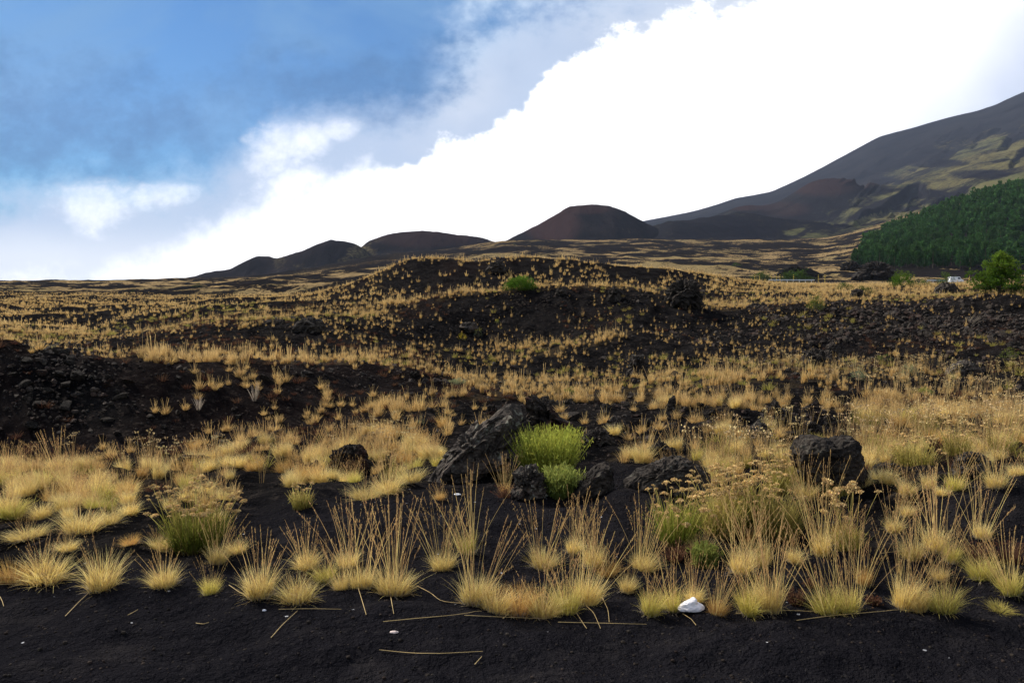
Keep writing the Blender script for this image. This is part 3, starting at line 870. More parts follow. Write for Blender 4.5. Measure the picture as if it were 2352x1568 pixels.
def ico(sub):
    import bmesh
    bm = bmesh.new()
    bmesh.ops.create_icosphere(bm, subdivisions=sub, radius=1.0)
    v = np.array([p.co[:] for p in bm.verts]); bm.verts.index_update()
    f = np.array([[q.index for q in t.verts] for t in bm.faces])
    bm.free()
    return v, f


ICO = {k: ico(k) for k in (1, 2, 3, 4, 5)}


def rock_shape(sub, seed, amp=0.35, jag=0.22, squash=(1, 1, .75)):
    v, f = ICO[sub]
    o = seed * 13.7
    r = 1 + amp * 2 * (fbm3(v * 0.9 + o, 3, seed) - 0.5) + jag * 2 * (fbm3(v * 2.6 + o, 4, seed + 3, .55, True) - 0.62)
    r += 0.10 * (fbm3(v * 7 + o, 3, seed + 7, .6) - .5) * (sub > 2)
    p = v * r[:, None]
    rg = np.random.default_rng(seed + 500)
    for _ in range(9):                                        # broken faces
        n = rg.normal(0, 1, 3); n /= np.linalg.norm(n)
        d = rg.uniform(.42, .82)
        p = p - np.maximum(0, p @ n - d)[:, None] * n * .92
    return p * 1.15 * np.array(squash), f


M_ROCK = mat_rock('lava rock', 0.3, 0.0, 0.95)
M_ROCK_RED = mat_rock('reddish lava rock', 0.1, 0.6, 0.7)
M_ROCK_PALE = mat_rock('lichen lava rock', 0.95, 0.12, 1.45)
M_ROCK_DARK = mat_rock('dark lava rock', 0.2, 0.0, 0.72)
M_LEAF = mat_blade('dry straw leaves', (0.66, 0.49, 0.165), (0.82, 0.66, 0.31), (0.30, 0.24, 0.16))
M_LEAF_G = mat_blade('half green grass leaves', (0.46, 0.39, 0.09), (0.68, 0.55, 0.19), (0.22, 0.22, 0.07))
M_LEAF_O = mat_blade('orange straw leaves', (0.50, 0.30, 0.10), (0.60, 0.38, 0.13), (0.22, 0.15, 0.09))
M_STALK = mat_blade('dry grass stalks', (0.58, 0.42, 0.17), (0.50, 0.32, 0.14), (0.58, 0.46, 0.18), 0.25)
M_THATCH = mat_blade('grey dead leaves', (0.33, 0.28, 0.22), (0.30, 0.25, 0.20), (0.20, 0.17, 0.14), 0.25)
M_BROOM = mat_blade('broom twigs', (0.185, 0.205, 0.028), (0.33, 0.345, 0.06), (0.08, 0.075, 0.03), 0.25)
M_GREEN = mat_blade('green stems', (0.13, 0.15, 0.022), (0.28, 0.265, 0.055), (0.13, 0.10, 0.04), 0.25)
M_OLIVE = mat_blade('olive stems', (0.25, 0.21, 0.05), (0.42, 0.33, 0.11), (0.16, 0.11, 0.05), 0.25)
M_HERB = mat_blade('dull green twigs', (0.115, 0.145, 0.032), (0.23, 0.25, 0.06), (0.06, 0.06, 0.03), 0.25)
M_SHRUB = mat_blade('shrub leaves', (0.045, 0.075, 0.018), (0.10, 0.145, 0.030), (0.035, 0.05, 0.015), 0.22)
M_SHRUB_Y = mat_blade('yellow green shrub leaves', (0.15, 0.18, 0.035), (0.27, 0.29, 0.06), (0.09, 0.10, 0.03), 0.22)
M_YELLOW = mat_blade('yellow flowers', (0.42, 0.33, 0.02), (0.62, 0.47, 0.02), (0.15, 0.13, 0.03), 0.2)
M_GREY = mat_blade('grey green leaves', (0.23, 0.24, 0.12), (0.34, 0.35, 0.20), (0.14, 0.13, 0.08), 0.2)
M_SORREL = mat_blade('red sorrel', (0.085, 0.040, 0.027), (0.15, 0.082, 0.048), (0.09, 0.035, 0.02), 0.25)
M_HEAD = mat_blade('dried flower heads', (0.66, 0.46, 0.20), (0.73, 0.54, 0.27), (0.46, 0.31, 0.14), 0.2, 0.1)
M_NEEDLE = mat_blade('pine needles', (0.075, 0.135, 0.018), (0.14, 0.21, 0.028), (0.03, 0.05, 0.015), 0.2)
M_FOREST = mat_blade('forest pine needles', (0.024, 0.060, 0.019), (0.040, 0.086, 0.024), (0.022, 0.052, 0.018), 0.3, 0.15)  # paler crown tops: light from above put into the needle colour
M_BARK = mat_plain('bark', (0.075, 0.055, 0.04), 0.9, 0.4, 20)
M_TWIG = mat_plain('woody twigs', (0.11, 0.085, 0.06), 0.9, 0.4, 20)
M_DRYSTEM = mat_plain('fallen straw', (0.42, 0.30, 0.13), 0.8, 0.2, 12)

RNG = np.random.default_rng(7)
# ---- meshes shared by all tufts (one unit wide and high)
def tm(name, v, f, t, r, mat):
    return mesh_np(name, v, f, dict(t=t, rnd=r), [mat])


LEAVES, STALKS, THATCH = {}, [], []
for kind, mat in (('s', M_LEAF), ('g', M_LEAF_G), ('o', M_LEAF_O)):
    LEAVES[kind] = []
    for k in range(5):
        rng = np.random.default_rng(100 + k)
        a = blades(rng, 460, 0.30, 1.0, 0.36, 0.012, 4, 0.75, 0.72)
        b = blades(rng, 150, 0.33, 0.66, 0.9, 0.012, 4, 1.3, 0.7)
        LEAVES[kind].append(tm('leaves', *join([a[:4], b[:4]]), mat))
for k in range(6):
    rng = np.random.default_rng(200 + k)
    n = (26, 36, 18, 40, 24, 32)[k]
    st = blades(rng, n, 0.13, 1.0, 0.42, 0.0068, 6, 0.34, 0.60, 0.55, 0.7)
    # seed heads: short bristles along the upper third
    v = st[0].reshape(n, 7, 2, 3).mean(2)
    bits = []
    for q in range(14):
        f = rng.uniform(0.70, 1.0, n) * 6; i0 = np.minimum(f.astype(int), 5)
        c = v[np.arange(n), i0] * (1 - (f - i0))[:, None] + v[np.arange(n), i0 + 1] * (f - i0)[:, None]
        bits.append(cards(rng, c + rng.normal(0, .003, c.shape), 0.040, np.full(n, .95), None, 0.16, 2.5))
    STALKS.append(tm('stalks', *join([st[:4]] + bits), M_STALK))
for k in range(3):
    rng = np.random.default_rng(300 + k)
    th = blades(rng, 130, 0.36, 0.42, 1.25, 0.016, 3, 0.75, 0.5, 0.2, 0.9, 0.01)
    THATCH.append(tm('dead_leaves', *th[:4], M_THATCH))

SHOWN_TUFTS = []       # ground positions already taken by a plant or rock of its own


def tuft(x, y, z, w, h, st, kind, k, label, group, thatch=True):
    r = bpy.data.objects.new('straw_tuft', None)
    COL.objects.link(r)
    r.location = (x, y, z - 0.01)
    r.rotation_euler = (.16 * math.sin(k * 5.1), .16 * math.sin(k * 3.7 + 1), (k * 2.399) % 6.283)
    tag(r, label, 'grass tuft', group)
    link('leaves', LEAVES[kind][k % 5], r, None, None, (w * (1.02 + .22 * math.sin(k * 7.3)), w * (1.02 - .2 * math.sin(k * 4.9)), h))
    if st > 0:
        link('stalks', STALKS[k % 6], r, (0, 0, 0), (0, 0, k * 1.3), (st * 1.0, st * 1.0, st * 1.2))
    if thatch:
        link('dead_leaves', THATCH[k % 3], r, None, None, (w * 0.95, w * 0.95, min(h, .16) * 1.1))
    SHOWN_TUFTS.append((x, y, max(w, .12)))
    return r


# U, V of the foot, leaf width, leaf height, stalk height (working pixels), kind, label
FRONT = [
    (28, 1335, 84, 62, 0, 'o', 'orange straw tuft cut off by the left edge, beside a fallen stem on black sand'),
    (103, 1330, 100, 62, 110, 's', 'wide low straw tuft spreading right of the one at the left edge'),
    (233, 1348, 84, 92, 140, 's', 'tall rounded straw tuft with thick grey dead leaves at its foot, left front row'),
    (377, 1344, 76, 56, 92, 's', 'round straw tuft below the green yarrow clump in the front row'),
    (483, 1363, 56, 50, 84, 'g', 'small yellowish straw tuft alone on bare sand, lowest of the left front row'),
    (597, 1368, 82, 86, 150, 's', 'narrow upright straw tuft at the left of a close pair in the front row'),
    (683, 1376, 88, 62, 70, 's', 'low spread straw tuft whose foot reaches bare sand, right of the close pair'),
    (703, 1303, 62, 46, 110, 's', 'straw tuft standing behind the low spread one, at the edge of bare slope'),
    (748, 1332, 50, 48, 90, 'g', 'short greenish straw tuft between the spread tuft and the tall stalked pair'),
    (500, 1291, 52, 50, 112, 's', 'straw tuft just right of the foot of the green yarrow clump'),
    (545, 1268, 48, 36, 60, 's', 'thin pale straw tuft touching the right end of the yarrow foot'),
    (370, 1261, 62, 42, 60, 's', 'straw tuft just left of the foot of the green yarrow clump'),
    (300, 1250, 48, 28, 0, 'o', 'small orange cushion of straw lying on black sand left of the yarrow clump'),
    (153, 1264, 54, 32, 60, 's', 'small straw tuft behind the wide low tuft near the left edge'),
    (187, 1222, 90, 60, 120, 's', 'wide straw tuft on the far side of the sand hollow, left of the yarrow'),
    (62, 1234, 84, 30, 60, 's', 'flattened straw tuft near the left edge behind the front row'),
    (250, 1202, 76, 44, 90, 's', 'straw tuft at the edge of the meadow behind the flattened ones'),
    (786, 1352, 54, 48, 120, 's', 'small straw tuft tucked against the left of the tall stalked pair'),
    (830, 1348, 72, 58, 190, 's', 'left tuft of the tall stalked pair left of the middle'),
    (903, 1360, 88, 66, 215, 's', 'right tuft of the tall stalked pair, with long stems leaning outward'),
    (800, 1300, 50, 44, 160, 's', 'straw tuft behind the tall stalked pair on its left'),
    (1017, 1306, 56, 50, 168, 's', 'slender straw tuft with a tight sheaf of upright stalks'),
    (1075, 1270, 56, 64, 185, 'g', 'tall yellow green tuft rising behind the tight sheaf of stalks'),
    (1092, 1385, 90, 84, 200, 's', 'leftmost tuft of the big horseshoe of straw in the middle'),
    (1135, 1402, 80, 72, 60, 's', 'second tuft from the left in the big straw horseshoe'),
    (1190, 1408, 84, 78, 80, 'o', 'middle front tuft of the big straw horseshoe, orange at its heart'),
    (1245, 1412, 84, 76, 140, 's', 'fourth tuft from the left in the big straw horseshoe'),
    (1300, 1405, 84, 80, 150, 'g', 'fifth tuft of the big straw horseshoe, green at its foot'),
    (1345, 1385, 70, 88, 190, 's', 'rightmost tuft of the big straw horseshoe'),
    (1247, 1303, 84, 56, 150, 's', 'straw tuft behind the horseshoe, left of three'),
    (1317, 1268, 56, 44, 140, 's', 'middle tuft of the three behind the horseshoe, set farthest back'),
    (1364, 1296, 62, 62, 150, 's', 'right tuft of the three behind the horseshoe'),
    (1396, 1318, 58, 36, 90, 'o', 'low orange tuft leaning right beside the horseshoe'),
    (1477, 1306, 58, 48, 170, 's', 'straw tuft alone on dark slope with stalks curving left'),
    (1440, 1356, 48, 44, 70, 's', 'small thin tuft between the horseshoe and the green front tufts'),
    (1492, 1405, 72, 66, 110, 'g', 'green footed straw tuft in front row left of the white tissue'),
    (1545, 1398, 62, 62, 150, 'g', 'pale green tuft directly behind the white tissue'),
    (1593, 1380, 48, 46, 110, 's', 'narrow straw tuft above the white tissue'),
    (1611, 1270, 56, 50, 90, 's', 'rounded pale straw tuft sitting in a blue green plant'),
    (1645, 1408, 46, 46, 110, 'o', 'thin orange straw tuft right of the white tissue'),
    (1700, 1312, 72, 66, 190, 's', 'straw tuft with very tall leaning stalks, behind the green front pair'),
    (1748, 1298, 66, 70, 200, 's', 'dense straw tuft with tall upright stalks below the grassy green clump'),
    (1718, 1402, 72, 70, 150, 'g', 'left tuft of the green front pair right of the tissue'),
    (1768, 1398, 72, 100, 220, 's', 'right tuft of the green front pair, tall and yellow'),
    (1821, 1290, 48, 42, 80, 's', 'small straw tuft right of the tall upright stalks'),
    (1888, 1270, 52, 66, 210, 's', 'narrow straw tuft with tall pale stalks before the dark square boulder'),
    (1902, 1404, 74, 70, 210, 'g', 'left tuft of the green footed pair beyond the red sorrel'),
    (1950, 1400, 66, 62, 200, 'g', 'right tuft of the green footed pair beyond the red sorrel'),
    (1985, 1342, 48, 54, 160, 'o', 'brownish straw tuft right behind the green footed pair'),
    (2075, 1396, 78, 96, 190, 's', 'left tuft of the bushy pair near the lower right'),
    (2112, 1400, 56, 64, 120, 's', 'lower middle tuft squeezed inside the bushy pair'),
    (2168, 1400, 74, 66, 110, 'g', 'right tuft of the bushy pair near the lower right'),
    (2098, 1282, 56, 56, 130, 's', 'straw tuft with fine stalks, left of three up the slope from the bushy pair'),
    (2150, 1265, 76, 70, 190, 's', 'biggest of three tufts up the slope from the bushy pair'),
    (2183, 1288, 48, 54, 120, 'g', 'right of three tufts up the slope from the bushy pair'),
    (2158, 1328, 48, 34, 80, 's', 'thin tuft between the bushy pair and the three above it'),
    (2256, 1326, 66, 62, 130, 'g', 'green based straw tuft near the right edge'),
    (2321, 1360, 66, 66, 150, 'g', 'dark green tuft at the right edge of the front row'),
    (2255, 1234, 52, 46, 170, 's', 'straw tuft with tall thin stems on the dark slope near the right edge'),
    (2051, 1220, 48, 42, 110, 's', 'lower tuft of a slanting pair on dark sand right of the square boulder'),
    (2085, 1184, 46, 34, 60, 's', 'upper tuft of a slanting pair on dark sand right of the square boulder'),
    (2288, 1118, 56, 46, 130, 's', 'round straw tuft at the top of the smooth dark slope near the right edge'),
    (2135, 1122, 44, 46, 70, 's', 'straw tuft leaning right on the sand brow right of the square boulder'),
    (2165, 1136, 44, 26, 0, 's', 'flat straw cushion on the sand brow below the leaning tuft'),
    (2191, 1124, 40, 44, 110, 'g', 'yellow green tuft next to the flat cushion on the sand brow'),
    (2081, 1136, 40, 44, 70, 's', 'small straw tuft left of the leaning tuft on the sand brow'),
    (2338, 1090, 56, 32, 50, 's', 'straw tuft cut by the right edge at the top of the dark slope'),
    (1990, 1078, 54, 40, 60, 's', 'pale straw tuft touching the upper right of the square boulder'),
    (1981, 1114, 46, 40, 70, 's', 'straw tuft at the lower right foot of the square boulder'),
    (2038, 1108, 44, 36, 60, 's', 'thin grey straw tuft a step right of the square boulder'),
    (2298, 1400, 52, 20, 0, 'g', 'few scattered blades lying on the sand at the lower right'),
    (1160, 1133, 26, 34, 90, 'o', 'orange straw tuft with leaning stems before the small rock under the green bush'),
    (1222, 1142, 22, 30, 50, 's', 'tiny straw tuft at the foot of the small rock under the green bush'),
    (1010, 1146, 30, 22, 40, 'o', 'small orange tuft on the brow of the black sand'),
    (840, 1144, 70, 36, 90, 's', 'straw tuft lying over the crest of the black sand left of the leaning boulder'),
    (890, 1130, 66, 40, 100, 's', 'straw tuft on the crest just left of the leaning boulder'),
    (940, 1108, 60, 42, 80, 's', 'straw tuft against the left foot of the leaning boulder'),
    (1850, 1142, 60, 46, 110, 's', 'straw tuft hiding the left foot of the square boulder'),
    (1925, 1136, 56, 40, 90, 'g', 'greenish straw tuft before the middle of the square boulder'),
    (1935, 1250, 50, 60, 100, 'o', 'rusty brown grass tuft beneath the lone flat flower heads'),
]


def build_front():
    for k, (U, V, w, h, st, kind, label) in enumerate(FRONT):
        x, y, z = hit(U, V)
        s = y / F0
        tuft(x, y, z, w * s, h * s, st * s, kind, k, label, 'straw tufts on the black sand', True)


build_front()

# ---------------------------------------------------------------- boulders with their own outlines
def outline_rock(name, label, pts, foot, depth_k, mat, seed, jag=0.10, cat='rock', sub=5, sink=0.12, group=None):
    """a solid rock: its outline as seen from the front, rounded in depth, roughened all over"""
    P = np.array(pts, float)
    x0, y0, z0 = hit(*foot)
    s = y0 / F0
    L2 = np.stack([(P[:, 0] - foot[0]) * s, (foot[1] - P[:, 1]) * s], 1)
    wid, hei = np.ptp(L2[:, 0]), np.ptp(L2[:, 1])
    # star-shaped radius about the centre of the outline
    c = np.array([(L2[:, 0].max() + L2[:, 0].min()) / 2, (L2[:, 1].max() + L2[:, 1].min()) / 2])
    c = 0.5 * c + 0.5 * L2.mean(0)
    Q = L2 - c
    th = np.linspace(-np.pi, np.pi, 361)
    R = np.zeros_like(th)
    for i, a in enumerate(th):
        d = np.array([math.cos(a), math.sin(a)])
        for j in range(len(Q)):
            p, q = Q[j], Q[(j + 1) % len(Q)]
            e = q - p
            den = d[0] * e[1] - d[1] * e[0]
            if abs(den) < 1e-12:
                continue
            t = (p[0] * e[1] - p[1] * e[0]) / den
            u = (p[0] * d[1] - p[1] * d[0]) / den
            if t > 0 and -1e-6 <= u <= 1 + 1e-6:
                R[i] = max(R[i], t)
    R = np.where(R <= 0, R[R > 0].min(), R)
    v, f = ICO[sub]
    a = np.arctan2(v[:, 2], v[:, 0])
    rr = np.interp(a, th, R)
    cc = np.sqrt(np.clip(1 - v[:, 1] ** 2, 0, 1))
    cc = cc ** 0.72                                            # fuller than an ellipsoid
    dep = depth_k * min(wid, hei * 1.6) * 0.5
    X = c[0] + rr * np.cos(a) * cc
    Z = c[1] + rr * np.sin(a) * cc
    Y = dep * v[:, 1] * (0.75 + 0.5 * fbm3(v * 1.3 + seed, 2, seed))
    size = min(wid, hei)
    n = np.stack([v[:, 0], v[:, 1], v[:, 2]], 1)
    amp = jag * size * 1.35
    q = np.stack([X, Y, Z], 1) / max(size, 1e-6)
    disp = amp * ((fbm3(q * 2.4 + seed * 3.1, 4, seed, .55, True) - 0.62) * 1.9 + (fbm3(q * 7.0 + seed, 4, seed + 9, .6, True) - .6) * 1.5 + (fbm3(q * 16 + seed, 3, seed + 5, .65) - .5) * 1.7 - .9 * sst(fbm3(q * 4.2 + seed * 1.7, 3, seed + 21), .56, .68))
    pts3 = np.stack([X, Y, Z], 1) + n * disp[:, None]
    low = pts3[:, 2] < sink * hei
    pts3[:, 2] -= np.where(low, (sink * hei - pts3[:, 2]) * 0.6, 0)
    me = mesh_np(name, pts3, f, None, [mat], False)
    o = link(name, me, None, (x0, y0, z0))
    tag(o, label, cat, group)
    SHOWN_TUFTS.append((x0, y0, wid * 0.5))
    return o


def A1(p):      # three working views of the photograph brought to one frame
    return [(947.4 + x * .3174, 890 + y * .3174) for x, y in p]
def A2(p):
    return [(1665.2 + x * .292, 918.7 + y * .292) for x, y in p]
def A4(p):
    return [(344.5 + x * .26855, 947.4 + y * .26855) for x, y in p]


ROCKS = [
    ('boulder', 'big leaning grey brown boulder with pale lichen beside the bright green bush', A1([(118, 690), (150, 600), (230, 540), (300, 430), (400, 350), (470, 270), (600, 190), (650, 150), (720, 140), (762, 200), (748, 280), (715, 360), (700, 440), (680, 530), (600, 600), (470, 640), (370, 650), (290, 670), (200, 700)]), (1072, 1098), .75, M_ROCK_PALE, 1, .085),
    ('boulder', 'dark wedge shaped boulder pointing up to the right, below the bright green bush', A1([(1060, 810), (1200, 680), (1320, 580), (1380, 542), (1430, 556), (1448, 620), (1455, 700), (1400, 760), (1300, 780), (1180, 800)]), (1365, 1125), .8, M_ROCK_DARK, 2, .05),
    ('boulder', 'wide low mound of brown lava behind the dried yarrow, right of the wedge boulder', A1([(1500, 740), (1550, 655), (1620, 602), (1720, 575), (1830, 528), (1910, 508), (1980, 530), (2060, 565), (2130, 620), (2180, 690), (2220, 780), (2000, 800), (1800, 790), (1650, 770)]), (1540, 1128), .8, M_ROCK, 3, .07),
    ('lava_rock', 'tall ragged brown outcrop right behind the leaning boulder', A1([(838, 85), (888, 62), (930, 105), (992, 108), (972, 160), (1000, 200), (1060, 225), (1145, 255), (1155, 300), (1100, 340), (1000, 350), (900, 345), (880, 250), (855, 200), (845, 140)]), (1250, 998), .7, M_ROCK_RED, 4, .13),
    ('lava_rock', 'ragged dark rock directly right of the top of the bright green bush', A1([(1240, 415), (1250, 340), (1300, 308), (1380, 312), (1432, 340), (1446, 410), (1360, 430)]), (1375, 1022), .9, M_ROCK, 5, .14),
    ('lava_rock', 'grey speckled rock on the tufted slope, above the rock beside the green bush', A1([(1405, 285), (1428, 228), (1480, 207), (1522, 240), (1548, 265), (1510, 305), (1440, 310)]), (1416, 985), .9, M_ROCK_PALE, 6, .13),
    ('lava_rock', 'low crumbly rock behind the wide brown lava mound', A1([(1690, 505), (1720, 430), (1790, 408), (1880, 440), (1910, 500), (1800, 525)]), (1517, 1052), .9, M_ROCK, 7, .15),
    ('lava_rock', 'thin upright spike of lava in the golden grass', A1([(1838, 165), (1858, 80), (1896, 55), (1902, 95), (1892, 165)]), (1542, 942), .9, M_ROCK, 8, .10),
    ('lava_rock', 'knobbly brown rock crouching under the bright green bush', A1([(730, 800), (738, 690), (762, 620), (820, 578), (880, 578), (945, 640), (975, 770), (850, 810)]), (1215, 1143), .9, M_ROCK_PALE, 9, .13),
    ('lava_rock', 'small reddish rock left of the tip of the leaning boulder', A1([(525, 200), (545, 138), (590, 122), (603, 160), (590, 200)]), (1126, 952), .9, M_ROCK_RED, 10, .13),
    ('boulder', 'dark square boulder with a notched top in the yarrow', A2([(525, 440), (560, 350), (608, 283), (720, 286), (810, 322), (870, 288), (960, 282), (1032, 332), (1022, 390), (1055, 480), (1085, 560), (1075, 660), (900, 690), (750, 690), (630, 640), (555, 540)]), (1900, 1114), .9, M_ROCK_DARK, 11, .045),
    ('lava_rock', 'jagged dark pinnacle standing in the golden grass above the square boulder', A2([(320, 185), (332, 120), (345, 60), (385, 10), (412, 38), (424, 80), (480, 98), (515, 150), (525, 200), (440, 215)]), (1788, 978), .9, M_ROCK, 12, .13),
    ('lava_rock', 'crumbly grey rock at the left foot of the jagged pinnacle', A2([(190, 330), (215, 230), (260, 188), (312, 198), (342, 260), (352, 330), (260, 345)]), (1745, 1016), .9, M_ROCK_PALE, 13, .14),
    ('lava_rock', 'hollowed dark rock above the square boulder', A2([(622, 275), (636, 200), (690, 176), (745, 208), (738, 268)]), (1866, 996), .9, M_ROCK_DARK, 14, .14),
    ('lava_rock', 'small upright stone in the grass right of the jagged pinnacle', A2([(780, 205), (793, 130), (815, 112), (842, 160), (845, 205)]), (1903, 976), .9, M_ROCK, 15, .12),
    ('lava_rock', 'broad rough rock on the brow of the dark slope near the right edge', A2([(1790, 570), (1845, 440), (1950, 415), (2045, 450), (2065, 560), (1950, 600)]), (2228, 1088), .9, M_ROCK, 16, .10),
    ('lava_rock', 'flat dark rock between the square boulder and the sand brow', A2([(1150, 610), (1195, 520), (1300, 492), (1365, 520), (1375, 610), (1250, 625)]), (2034, 1095), .9, M_ROCK_DARK, 17, .09),
    ('lava_rock', 'dark toothed rock in the pale grass toward the right edge', A2([(1630, 215), (1655, 125), (1700, 150), (1765, 158), (1790, 215)]), (2165, 980), .9, M_ROCK_RED, 18, .12),
    ('boulder', 'clinker boulder on a reddish base in the left meadow', A4([(1560, 480), (1570, 400), (1580, 340), (1650, 308), (1760, 286), (1822, 318), (1862, 400), (1885, 490), (1780, 520), (1650, 510)]), (806, 1078), .9, M_ROCK_RED, 19, .12),
    ('lava_rock', 'small dark stone left of the clinker boulder in the meadow', A4([(1372, 520), (1384, 430), (1430, 412), (1468, 470), (1468, 520)]), (726, 1083), .9, M_ROCK_DARK, 20, .12),
    ('lava_rock', 'tiny dark stone touching the left of the clinker boulder', A4([(1470, 480), (1478, 412), (1517, 410), (1528, 475)]), (746, 1072), .9, M_ROCK_DARK, 21, .12),
    ('lava_rock', 'rounded grey stone at the left end of the dark brow in the meadow', A4([(1155, 580), (1188, 488), (1270, 468), (1296, 510), (1295, 580)]), (674, 1096), .9, M_ROCK, 22, .10),
    ('lava_rock', 'long black outcrop at the foot of the left bank', A4([(180, 500), (208, 420), (280, 378), (400, 366), (490, 390), (540, 450), (530, 500), (300, 510)]), (440, 1075), .8, M_ROCK_DARK, 23, .13),
    ('lava_rock', 'rough rock at the toe of the left bank', A4([(870, 280), (895, 212), (990, 210), (1000, 285)]), (596, 1020), .9, M_ROCK, 24, .14),
    ('lava_rock', 'higher of two rough rocks at the toe of the left bank', A4([(1020, 265), (1058, 170), (1140, 152), (1178, 200), (1170, 265)]), (640, 1014), .9, M_ROCK, 25, .14),
    ('boulder', 'huge round boulder on the crest of the middle hillock', [(1533, 698), (1536, 668), (1550, 652), (1575, 647), (1597, 655), (1607, 675), (1608, 698), (1570, 704)], (1572, 699), .9, M_ROCK_DARK, 26, .15),
    ('boulder', 'brown hump backed boulder in front of the white van', [(2150, 677), (2154, 659), (2168, 650), (2184, 651), (2198, 664), (2200, 678), (2170, 680)], (2175, 676), .9, M_ROCK, 27, .10),
    ('lava_rock', 'small dark hump in the grass before the olive roadside bushes', [(1955, 680), (1958, 668), (1970, 663), (1980, 668), (1984, 680)], (1969, 679), .9, M_ROCK, 28, .12),
    ('lava_rock', 'dark crag on the skyline crest of the far hillock', [(1112, 626), (1128, 606), (1148, 597), (1158, 608), (1160, 626)], (1138, 624), .9, M_ROCK, 29, .13),
    ('lava_rock', 'long grey crag on the left tufted slope', [(672, 762), (682, 740), (708, 731), (740, 737), (753, 760), (715, 766)], (712, 761), .9, M_ROCK, 30, .13),
    ('lava_rock', 'ragged dark column on the slope right of the middle hollow', [(1440, 868), (1446, 835), (1452, 818), (1472, 816), (1482, 838), (1486, 868)], (1463, 866), .9, M_ROCK, 31, .14),
    ('lava_rock', 'round dark knob on the near slope, left of the blunt brown stone', [(1846, 838), (1852, 815), (1868, 803), (1885, 806), (1892, 838)], (1869, 836), .9, M_ROCK_DARK, 32, .12),
    ('lava_rock', 'blunt brown stone on the slope right of the round dark knob', [(1894, 815), (1900, 795), (1912, 787), (1926, 797), (1930, 816)], (1912, 814), .9, M_ROCK, 33, .09),
    ('lava_rock', 'flat grey lava slab among pale shrubs near the right edge', [(2170, 860), (2190, 838), (2220, 828), (2250, 845), (2260, 862)], (2214, 860), .9, M_ROCK_PALE, 34, .10),
    ('lava_rock', 'craggy rock on the crest of the middle hillock left of the huge round boulder', [(1274, 676), (1282, 662), (1298, 658), (1302, 676)], (1288, 675), .9, M_ROCK, 35, .13),
    ('lava_rock', 'rough rock high on the face of the middle hillock', [(1395, 690), (1400, 668), (1412, 660), (1424, 672), (1426, 690)], (1410, 689), .9, M_ROCK_DARK, 36, .14),
    ('lava_rock', 'grey ledge of rock beside the white stemmed yellow plant', [(1055, 752), (1065, 742), (1092, 741), (1098, 756), (1075, 762)], (1078, 760), .9, M_ROCK_PALE, 37, .13),
    ('lava_mound', 'dark pointed lava mound before the pine forest', [(1955, 640), (1980, 622), (1998, 609), (2010, 606), (2024, 612), (2045, 628), (2062, 640)], (2008, 641), 1.2, M_ROCK_DARK, 38, .26),
    ('lava_mound', 'small dark lava hump at the left corner of the pine forest', [(1932, 622), (1938, 607), (1955, 603), (1972, 612), (1980, 622)], (1955, 622), 1.1, M_ROCK_DARK, 39, .28),
    ('lava_mound', 'dark lava back rising behind the roadside bushes', [(1780, 634), (1800, 618), (1830, 613), (1862, 620), (1890, 634)], (1832, 634), 1.0, M_ROCK_DARK, 40, .3),
]


def build_rocks():
    for (nm, lab, pts, foot, dk, mat, sd, jag) in ROCKS:
        outline_rock(nm, lab, pts, foot, dk, mat, sd, jag, 'boulder' if nm == 'boulder' else ('lava mound' if nm == 'lava_mound' else 'rock'), 5 if sd < 27 or sd > 37 else 4)


build_rocks()

ROCK_MESH = [(mesh_np('lava_rock', *rock_shape(3, k, .34, .55, ((1, .9, .8), (1.2, .9, .6), (.9, 1, .95), (1.3, 1, .7))[k % 4]), None, [(M_ROCK, M_ROCK_DARK, M_ROCK, M_ROCK_DARK, M_ROCK_RED)[k % 5]], False)) for k in range(10)]


def zone_rock(U, V):
    if U < 420 and V < 1045 and V > 790: return 'brown clinker rock on the dark bank at the left edge', 'clinker rocks on the left bank'
    if U > 1540 and V < 835 and V > 665: return 'clinker rock in the black lava flow crossing at the right', 'clinker rocks in the right lava flow'
    if 420 <= U < 1000 and 835 < V < 1010: return 'lava rock on the long dark bank right of its clinker end', 'rocks along the dark bank'
    if V < 840 and U < 900: return 'lava rock on the tufted left slope beyond the bank', 'rocks on the left slope'
    if V < 800: return 'lava rock on the face of the middle hillock', 'rocks on the middle hillock'
    if V < 900: return 'lava rock on the low swell before the middle hillock', 'rocks on the low swell'
    if U > 1150: return 'lava rock on the tufted dark slope behind the boulders', 'rocks behind the boulders'
    return 'lava rock half hidden in the left meadow grass', 'rocks in the left meadow'


